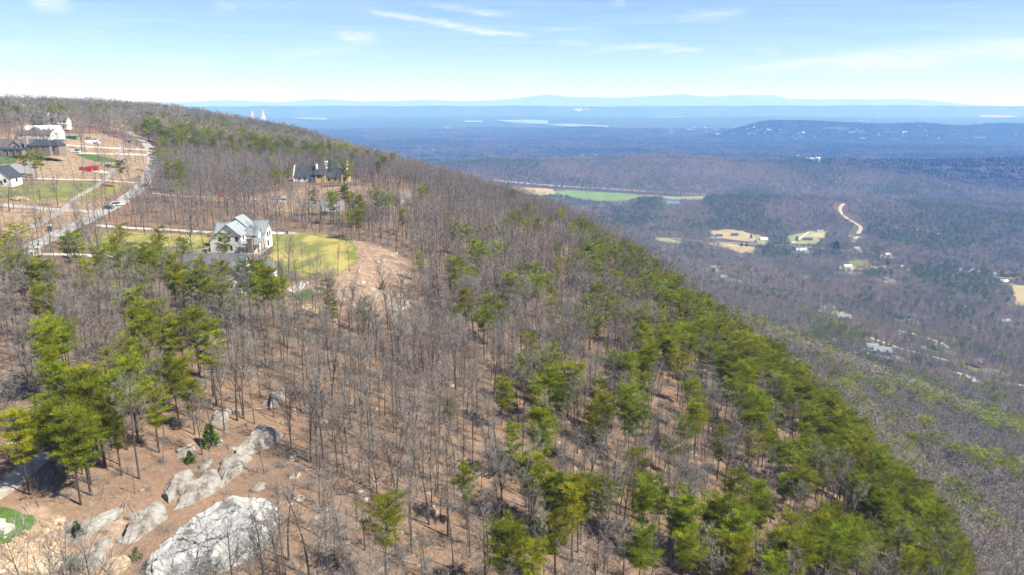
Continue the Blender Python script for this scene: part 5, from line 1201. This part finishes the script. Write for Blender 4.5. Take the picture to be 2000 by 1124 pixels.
# trees that the photograph shows standing alone
LONE = [(592, 535, 10.5, 'slim bare tree standing inside the open lawn'), (607, 552, 9.5, 'bare tree with twin stems below the lawn edge'), (620, 552, 9.5, 'leaning bare tree below the lawn edge'), (628, 548, 8.0, 'thin bare sapling by the lawn edge'),
        (660, 541, 10.5, 'lone forked bare tree at the foot of the open lawn'), (741, 571, 10.5, 'lone round-crowned bare tree on the stony clearing'), (284, 461, 12.0, 'dark bare tree in a mulch ring on the front lawn'), (336, 468, 11.0, 'slim pale bare tree in a mulch ring on the front lawn'),
        (155, 470, 14, 'tall pale bare tree leaning over the street corner'), (192, 498, 14, 'tall bare twin tree beside the drive mouth'), (90, 493, 13, 'thin leaning bare tree by the entrance pillars')]
print('pines', len(PN4), 'bare', len(BN), 'valley bare', len(VB), 'valley pine', len(VP))

def lod_meshes(fn, tag_, n, lod, mats, **kw):
    res = []
    for i in range(n):
        k = dict(kw)
        if fn is bare_tree: k['spread'] = ((.72, .95, .62, 1.15)[i % 4] if lod < 2 else 1.15+.2*(i % 3)); k['fork'] = (.52, .42, .62, .33)[i % 4]
        else: k['crown'] = (.42, .55, .48, .62)[i % 4]; k['width'] = (1.18, 1.0, 1.35, 1.1)[i % 4]
        res.append(fn(1000*lod+17*i+(5 if fn is pine_tree else 0), lod, **k))
    return res
def joined(a, b, name, *mats):
    n = len(a.v); return mk_mesh(name, np.array(a.v+b.v), a.f+[tuple(i+n for i in f) for f in b.f], mats, a.m+[m+1 for m in b.m])
bare0 = lod_meshes(bare_tree, 'b', 8, 0, None); bare1 = lod_meshes(bare_tree, 'b', 6, 1, None); bare2 = lod_meshes(bare_tree, 'b', 4, 2, None)
pine0 = lod_meshes(pine_tree, 'p', 8, 0, None); pine1 = lod_meshes(pine_tree, 'p', 5, 1, None); pine2 = lod_meshes(pine_tree, 'p', 4, 2, None)
B0T = [a.mesh('bare_trunk', M_bark) for a, b in bare0]; B0C = [b.mesh('bare_crown', M_bark, M_twig) for a, b in bare0]
P0T = [a.mesh('pine_trunk', M_pbark) for a, b in pine0]; P0C = [b.mesh('pine_crown', M_pbark, M_needle) for a, b in pine0]
# ---- the 300 largest of each kind as things of their own
def size_px(T):
    px, py, d = project(np.stack([T[:, 0], T[:, 1], T[:, 2]+T[:, 3]*.6], -1)); ok = (px > -10) & (px < 2010) & (py < 1150) & visible(T[:, 0], T[:, 1], T[:, 2]+T[:, 3]*.8, 0); return np.where(ok, T[:, 3]/d, 0), px, py
LM = [(412, 1050, 'the huge pale boulder'), (505, 865, 'the rounded grey outcrop'), (390, 960, 'the long grey ledge'), (170, 1030, 'the low pale slab'), (540, 778, 'the grey rock by the white log'), (70, 890, 'the gravel path'),
      (412, 872, 'the bright young cedar'), (225, 772, 'the pale rock of the pine grove'), (470, 800, 'the long bleached log'), (609, 605, 'the tan-pink rock dome'), (594, 577, 'the small green turf'), (725, 579, 'the flat white rock'),
      (785, 540, 'the stony clearing'), (640, 500, 'the open lawn'), (465, 480, 'the white farmhouse'), (440, 560, 'the half-hidden white house'), (260, 505, 'the lower white drive'), (300, 455, 'the front lawn drive'), (120, 455, 'the near street corner'),
      (230, 405, 'the white suv'), (290, 340, 'the street bend'), (265, 270, 'the far street bend'), (170, 333, 'the red containers'), (100, 370, 'the yellowish yard'), (65, 300, 'the stone house'), (20, 355, 'the small white house'),
      (630, 360, 'the black-roofed house'), (640, 402, 'the gravel yard'), (546, 391, 'the gravel heap'), (450, 388, 'the small red bins'), (788, 388, 'the grey rock brow'), (778, 607, 'the cliff rock below the clearing'), (725, 632, 'the grey rock under the bright pine'),
      (741, 733, 'the lichen-pale stone'), (828, 843, 'the pale stone of the slope'), (1155, 892, 'the grey slope boulder'), (1208, 912, 'the boulder by the log ring'), (1390, 862, 'the reddish shrub'), (880, 815, 'the small green shrub'), (1035, 840, 'the log on the middle slope'), (882, 990, 'the log on the lower slope'),
      (580, 885, 'the log below the outcrop'), (665, 908, 'the log on the open litter'), (790, 1098, 'the lowest fallen log'), (1310, 938, 'the log under the slope pines'), (1550, 1005, 'the log near the slope edge'), (915, 645, 'the log on the upper slope'), (145, 695, 'the log of the mixed wood'), (722, 768, 'the log beneath the lichen-pale stone'), (1410, 802, 'the log by the reddish shrub')]
_lm = hit([l[0] for l in LM], [l[1] for l in LM])
def near_mark(x, y, X):
    if y > 470: return 'on the far wooded hilltop' if X < 40 else 'far along the steep slope'
    d = np.hypot(_lm[:, 0]-x, _lm[:, 1]-y); i = int(d.argmin()); m = d[i]
    if m > 38: return ('at the steep edge of the slope' if X > 75 else 'on the middle of the long slope')
    side = 'uphill of' if X < _lm[i, 0]-np.interp(_lm[i, 1], XC_Y, XC_X)-3 else 'downhill of' if X > _lm[i, 0]-np.interp(_lm[i, 1], XC_Y, XC_X)+3 else 'level with'
    return ('close by ' if m < 6 else side+' ' if m < 20 else 'well '+side+' ')+LM[i][2]
def tall(h): return 'very tall' if h > 14 else 'tall' if h > 12.6 else 'middling' if h > 11 else 'short' if h > 9 else 'small'
def pine_label(px, py, X, y, x, h, v):
    return '%s %s pine %s' % (tall(h), ('flat-topped', 'long-crowned', 'broad', 'deep-crowned')[v % 4], near_mark(x, y, X))
def bare_label(px, py, X, y, x, h, v):
    return '%s %s bare tree %s' % (tall(h), ('narrow', 'round-crowned', 'high-crowned', 'low-branched')[v % 4], near_mark(x, y, X))
def plant(T, idx, tm, cm, name, labf, cat, seed):
    r = np.random.default_rng(seed); n = len(tm)
    for k, i in enumerate(idx):
        x, y, z, h = T[i][:4]; px, py, _ = project(np.array([x, y, z+h*.6])); X = x-np.interp(y, XC_Y, XC_X); v = int(r.integers(n)); lab = labf(px, py, X, y, x, h, v)
        t = thing(name, lab, cat, (x, y, z), r.uniform(0, 6.28), ('pines: ' if 'pine' in name else 'bare trees: ')+lab); s = h/13.0; t.scale = (s*r.uniform(.9, 1.1), s*r.uniform(.9, 1.1), s)
        obj('trunk', tm[v], t); obj('crown', cm[v], t)
s_b, _, _ = size_px(BN); ib = np.argsort(-s_b)[:300-len(LONE)]; ib = ib[s_b[ib] > 0]
s_p, _, _ = size_px(PN4); ip = np.argsort(-s_p)[:300]; ip = ip[s_p[ip] > 0]
plant(BN, ib, B0T, B0C, 'bare_tree', bare_label, 'tree', 1)
plant(PN4, ip, P0T, P0C, 'pine_tree', pine_label, 'tree', 2)
for i, (px, py, h, lab) in enumerate(LONE):
    q = hit1(px, py); t = thing('bare_tree', lab, 'tree', tuple(q), i*1.3); s = h/13.0; t.scale = (s, s, s); obj('trunk', B0T[i % 8], t); obj('crown', B0C[i % 8], t)
# a few special small plants
def plant_one(name, label, px, py, sc, me, parts=()):
    q = hit1(px, py); t = thing(name, label, 'shrub', tuple(q), px); t.scale = (sc, sc, sc); obj('foliage', me, t)
    m = MB(); m.tube([(0, 0, -.2), (0, 0, 1.2)], [.06, .03], 5); m.build('stem', M_bark, t)
cedar = shrub(3, 'cedar').mesh('cedar', M_cedar); cedar3 = shrub(8, 'cedar').mesh('cedar', M_cedarb); cedar2 = shrub(4, 'cedar').mesh('cedar', M_needle); redb = shrub(6, 'brush').mesh('redbud', M_redbud)
plant_one('cedar_shrub', 'small dark cedar beside the pale slab', 152, 1048, 1.0, cedar); plant_one('cedar_shrub', 'low olive shrub beside the huge boulder', 268, 1096, .9, cedar2)
plant_one('cedar_shrub', 'tall bright green young cedar among the rock ledges', 412, 872, 1.9, cedar3); plant_one('cedar_shrub', 'small cedar above the log-shaped rock', 372, 905, 1.0, cedar3)
plant_one('cedar_shrub', 'small yellow-green shrub at the foot of the lone clearing tree', 748, 566, 1.3, cedar2); plant_one('cedar_shrub', 'small green shrub on the middle slope', 880, 815, 2.0, cedar2)
plant_one('redbud_shrub', 'reddish bare shrub under the dark slope pines', 1390, 862, 2.2, redb)
for (px, py, sc, lab) in ((1467, 466, 3.2, 'round dark tree on the tan farm field'), (1448, 482, 3.0, 'one of a pair of round dark trees in the straw field'), (1458, 482, 3.0, 'one of a pair of round dark trees in the straw field'), (1556, 472, 4.0, 'round dark tree in the mown field by the flat tan house'),
                          (1479, 484, 2.6, 'dark round tree at the end of the straw field'), (1632, 496, 9.0, 'large dark round tree beside the country road')):
    plant_one('round_tree', lab, px, py, sc*1.6, cedar)
for o in bpy.data.objects:
    if o.get('label') == 'one of a pair of round dark trees in the straw field': o['group'] = 'pair of round trees in the straw field'
# ---- everything else as two woods made of instances
def source(name, meshes):
    c = bpy.data.collections.new(name)
    for i, me in enumerate(meshes): c.objects.link(bpy.data.objects.new('%s_%03d' % (name, i), me))
    return c
def scatter(name, coll, P, rot, scl, idx, label, cat):
    me = mk_mesh(name, P, [], ()); 
    a = me.attributes.new('rz', 'FLOAT', 'POINT'); a.data.foreach_set('value', np.asarray(rot, np.float32))
    a = me.attributes.new('sc', 'FLOAT_VECTOR', 'POINT'); a.data.foreach_set('vector', np.asarray(scl, np.float32).ravel())
    a = me.attributes.new('ix', 'INT', 'POINT'); a.data.foreach_set('value', np.asarray(idx, np.int32))
    o = obj(name, me); md = o.modifiers.new('scatter', 'NODES'); ng = bpy.data.node_groups.new(name, 'GeometryNodeTree'); md.node_group = ng
    ng.interface.new_socket('Geometry', in_out='INPUT', socket_type='NodeSocketGeometry'); ng.interface.new_socket('Geometry', in_out='OUTPUT', socket_type='NodeSocketGeometry')
    N = ng.nodes; L = ng.links; gi = N.new('NodeGroupInput'); go = N.new('NodeGroupOutput'); ip_ = N.new('GeometryNodeInstanceOnPoints'); ci = N.new('GeometryNodeCollectionInfo')
    ci.inputs['Collection'].default_value = coll; ci.inputs['Separate Children'].default_value = True; ci.inputs['Reset Children'].default_value = True
    def at(n, t): q = N.new('GeometryNodeInputNamedAttribute'); q.data_type = t; q.inputs['Name'].default_value = n; return q.outputs['Attribute']
    L.new(gi.outputs[0], ip_.inputs['Points']); L.new(ci.outputs[0], ip_.inputs['Instance']); ip_.inputs['Pick Instance'].default_value = True
    L.new(at('ix', 'INT'), ip_.inputs['Instance Index']); L.new(at('sc', 'FLOAT_VECTOR'), ip_.inputs['Scale'])
    cb = N.new('ShaderNodeCombineXYZ'); L.new(at('rz', 'FLOAT'), cb.inputs[2]); e2 = N.new('FunctionNodeEulerToRotation'); L.new(cb.outputs[0], e2.inputs[0]); L.new(e2.outputs[0], ip_.inputs['Rotation'])
    L.new(ip_.outputs[0], go.inputs[0]); return stuff(o, label, cat)
def lods(T, r, n0, n1, n2, d0, d1):
    d = np.hypot(T[:, 0], T[:, 1]); ix = np.where(d < d0, r.integers(0, n0, len(T)), np.where(d < d1, n0+r.integers(0, n1, len(T)), n0+n1+r.integers(0, n2, len(T)))); return ix
def wood(name, coll, T, ix, r, label, wide=(.85, 1.25), far_wide=1.0):
    s = T[:, 3]/13.0; w = s*r.uniform(*wide, len(T))*(1+.5*1.4*sstep(T[:, 0]-np.interp(T[:, 1], XC_Y, XC_X), 110, 150)*(np.hypot(T[:, 0], T[:, 1]) < 620))*(1+(far_wide-1)*sstep(np.hypot(T[:, 0], T[:, 1]), 1250, 1400))
    return scatter(name, coll, T[:, :3], r.uniform(0, 6.28, len(T)), np.column_stack([w, w, s]), ix, label, 'wood')
r = np.random.default_rng(77)
restB = np.concatenate([np.delete(BN, ib, 0), VB]); restP = np.concatenate([np.delete(PN4, ip, 0), VP])
cB = source('bare_src', [joined(a, b, 'bare', M_bark, M_bark, M_twig) for a, b in bare0]+[joined(a, b, 'bare', M_bark, M_bark, M_twig) for a, b in bare1]+[joined(a, b, 'bare', M_bark, M_twigfar, M_twigfar) for a, b in bare2])
cP = source('pine_src', [joined(a, b, 'pine', M_pbark, M_pbark, M_needle) for a, b in pine0]+[joined(a, b, 'pine', M_pbark, M_pbark, M_needle) for a, b in pine1]+[joined(a, b, 'pine', M_pbark, M_pbark, M_needle2) for a, b in pine2])
wood('bare_woods', cB, restB, np.where((restB[:, 0]-np.interp(restB[:, 1], XC_Y, XC_X)) > 132, np.where(np.hypot(restB[:, 0], restB[:, 1]) < 520, 8+r.integers(0, 6, len(restB)), 14+r.integers(0, 4, len(restB))), lods(restB, r, 8, 6, 4, 210, 620)), r, 'bare grey-brown woods covering the slope and the valley floor', far_wide=1.5)
wood('pine_woods', cP, restP, lods(restP, r, 8, 5, 4, 210, 1100), r, 'green pines scattered through the far slope and valley woods', far_wide=1.3)
# trees in new leaf or blossom
cS = source('spring_src', [joined(a, b, 'spring', M_bark, M_spring, M_spring) for a, b in bare2]+[joined(a, b, 'spring', M_bark, M_blossom, M_blossom) for a, b in bare2])
if len(VS): wood('budding_woods', cS, VS, np.where(r.random(len(VS)) < .8, r.integers(0, 4, len(VS)), 4+r.integers(0, 4, len(VS))), r, 'pale yellow-green budding trees along the valley road', far_wide=1.5)
# brushwood and saplings on the near slope
x, y, q_ = jitter(-120, 130, 30, 330, 2.6, 61); k = (q_.random(x.shape) < .55*(.2+1.6*fbm(x/16, y/16, 13))) & ~kept_out(x, y, .3) & (zone_mask(x, y, W_ROCKY[:1]+W_DIRT[:4]) < .3); x, y = x[k], y[k]; z = height(x, y)
v, _, _ = in_view(x, y, z, z*0+2); x, y, z = x[v], y[v], z[v]; s = q_.uniform(.5, 1.25, len(x))
cU = source('brush_src', [shrub(50+i, 'brush').mesh('brush', M_twig) for i in range(4)])
scatter('brushwood', cU, np.column_stack([x, y, z]), q_.uniform(0, 6.28, len(x)), np.column_stack([s, s, s]), q_.integers(0, 4, len(x)), 'low grey brushwood under the bare trees of the slope', 'brushwood')
def sticks(seed):
    r = np.random.default_rng(seed); m = TM()
    for i in range(9):
        a = r.uniform(0, 6.28); p = np.array([r.normal(0, 1.3), r.normal(0, 1.3), .1]); L_ = r.uniform(.8, 3.2); q = p+np.array([math.cos(a)*L_, math.sin(a)*L_, r.uniform(0, .35)]); m.tube([p, q], [.045, .018], 3)
    return m
x, y, q_ = jitter(-120, 130, 30, 260, 3.2, 63); k = (q_.random(x.shape) < .30) & ~kept_out(x, y, .1) & (zone_mask(x, y, W_ROCKY[:1]) < .3); x, y = x[k], y[k]; z = height(x, y); v, _, _ = in_view(x, y, z, z*0+2); x, y, z = x[v], y[v], z[v]; sc_ = q_.uniform(.6, 1.5, len(x))
scatter('fallen_branches', source('stick_src', [sticks(70+i).mesh('sticks', M_log) for i in range(4)]), np.column_stack([x, y, z]), q_.uniform(0, 6.28, len(x)), np.column_stack([sc_]*3), q_.integers(0, 4, len(x)), 'fallen branches strewn over the leaf litter of the slope', 'branches')
# far wood beyond the near ridge: clumps of crowns
def clump(seed):
    r = np.random.default_rng(seed); m = TM()
    for t in range(17):
        c = np.array([r.uniform(-20, 20), r.uniform(-20, 20), 0]); R = r.uniform(3.5, 6.2); hh = r.uniform(9, 17); rings = [(R, hh*.35), (R*.95, hh*.65), (R*.55, hh*.92), (.3, hh)]
        b = len(m.v); n = 6
        for (q, z) in rings:
            for k in range(n): a = 6.283*k/n+r.uniform(-.25, .25); m.v.append(c+np.array([q*math.cos(a)*r.uniform(.75, 1.2), q*math.sin(a)*r.uniform(.75, 1.2), z+r.normal(0, .8)]))
        for i in range(3):
            for k in range(n): m.f.append((b+i*n+k, b+i*n+(k+1) % n, b+(i+1)*n+(k+1) % n, b+(i+1)*n+k)); m.m.append(0)
    return m
M_clumpB = mat('far_bare_canopy', (.090, .090, .078), var=.35, scale=.12, rand=.3, stand=(.003, STAND)); M_clumpP = mat('far_pine_canopy', (.030, .048, .020), var=.4, scale=.12, rand=.3)
cC = source('clump_src', [clump(k).mesh('clump', M_clumpB) for k in range(5)]+[clump(9+k).mesh('clump', M_clumpP) for k in range(4)])
x, y, q_ = jitter(-7500, 7500, 2600, 9800, 36, 88); rr = np.hypot(x, y); k = (rr > 3350) & (rr < 9600) & (np.abs(np.arctan2(x, y)) < math.radians(38.5)) & (q_.random(x.shape) < .9) & ~kept_out(x, y, 20)
x, y = x[k], y[k]; z = height(x, y); v, px, py = in_view(x, y, z, z*0+14, 60); v &= visible(x, y, z+14, .0006); x, y, z = x[v], y[v], z[v]
gap = fbm(x/300, y/180, 23) > .77; x, y, z = x[~gap], y[~gap], z[~gap]
ev = q_.random(len(x)) < (.12+.8*sstep(fbm(x/420, y/260, 19), .49, .60)+.5*((y > 6300) & (y < 7600) & (x > 1900)))
scatter('far_woods', cC, np.column_stack([x, y, z-2]), q_.uniform(0, 6.28, len(x)), np.column_stack([q_.uniform(.8, 1.3, len(x))]*3), np.where(ev, 5+q_.integers(0, 4, len(x)), q_.integers(0, 5, len(x))), 'distant blue-grey woods filling the valley behind the ridge', 'wood')
print('clumps', len(x))
# ------------------------------------------------------------------ haze: the air over the valley
def build_haze():
    mb = MB(); mb.box(-48000, 48000, -48000, 48000, -420, 640)
    m = bpy.data.materials.new('valley_air'); m.use_nodes = True; nt = m.node_tree; nt.nodes.clear()
    o = nt.nodes.new('ShaderNodeOutputMaterial'); v = nt.nodes.new('ShaderNodeVolumePrincipled'); nt.links.new(v.outputs[0], o.inputs['Volume'])
    v.inputs['Color'].default_value = (.15, .36, 1.0, 1); v.inputs['Absorption Color'].default_value = (1, 1, 1, 1)
    v.inputs['Density'].default_value = 1.45e-4; v.inputs['Anisotropy'].default_value = 0.0
    h = mb.build('haze', m); stuff(h, 'thin blue haze lying over the whole valley', 'haze'); return h
build_haze()
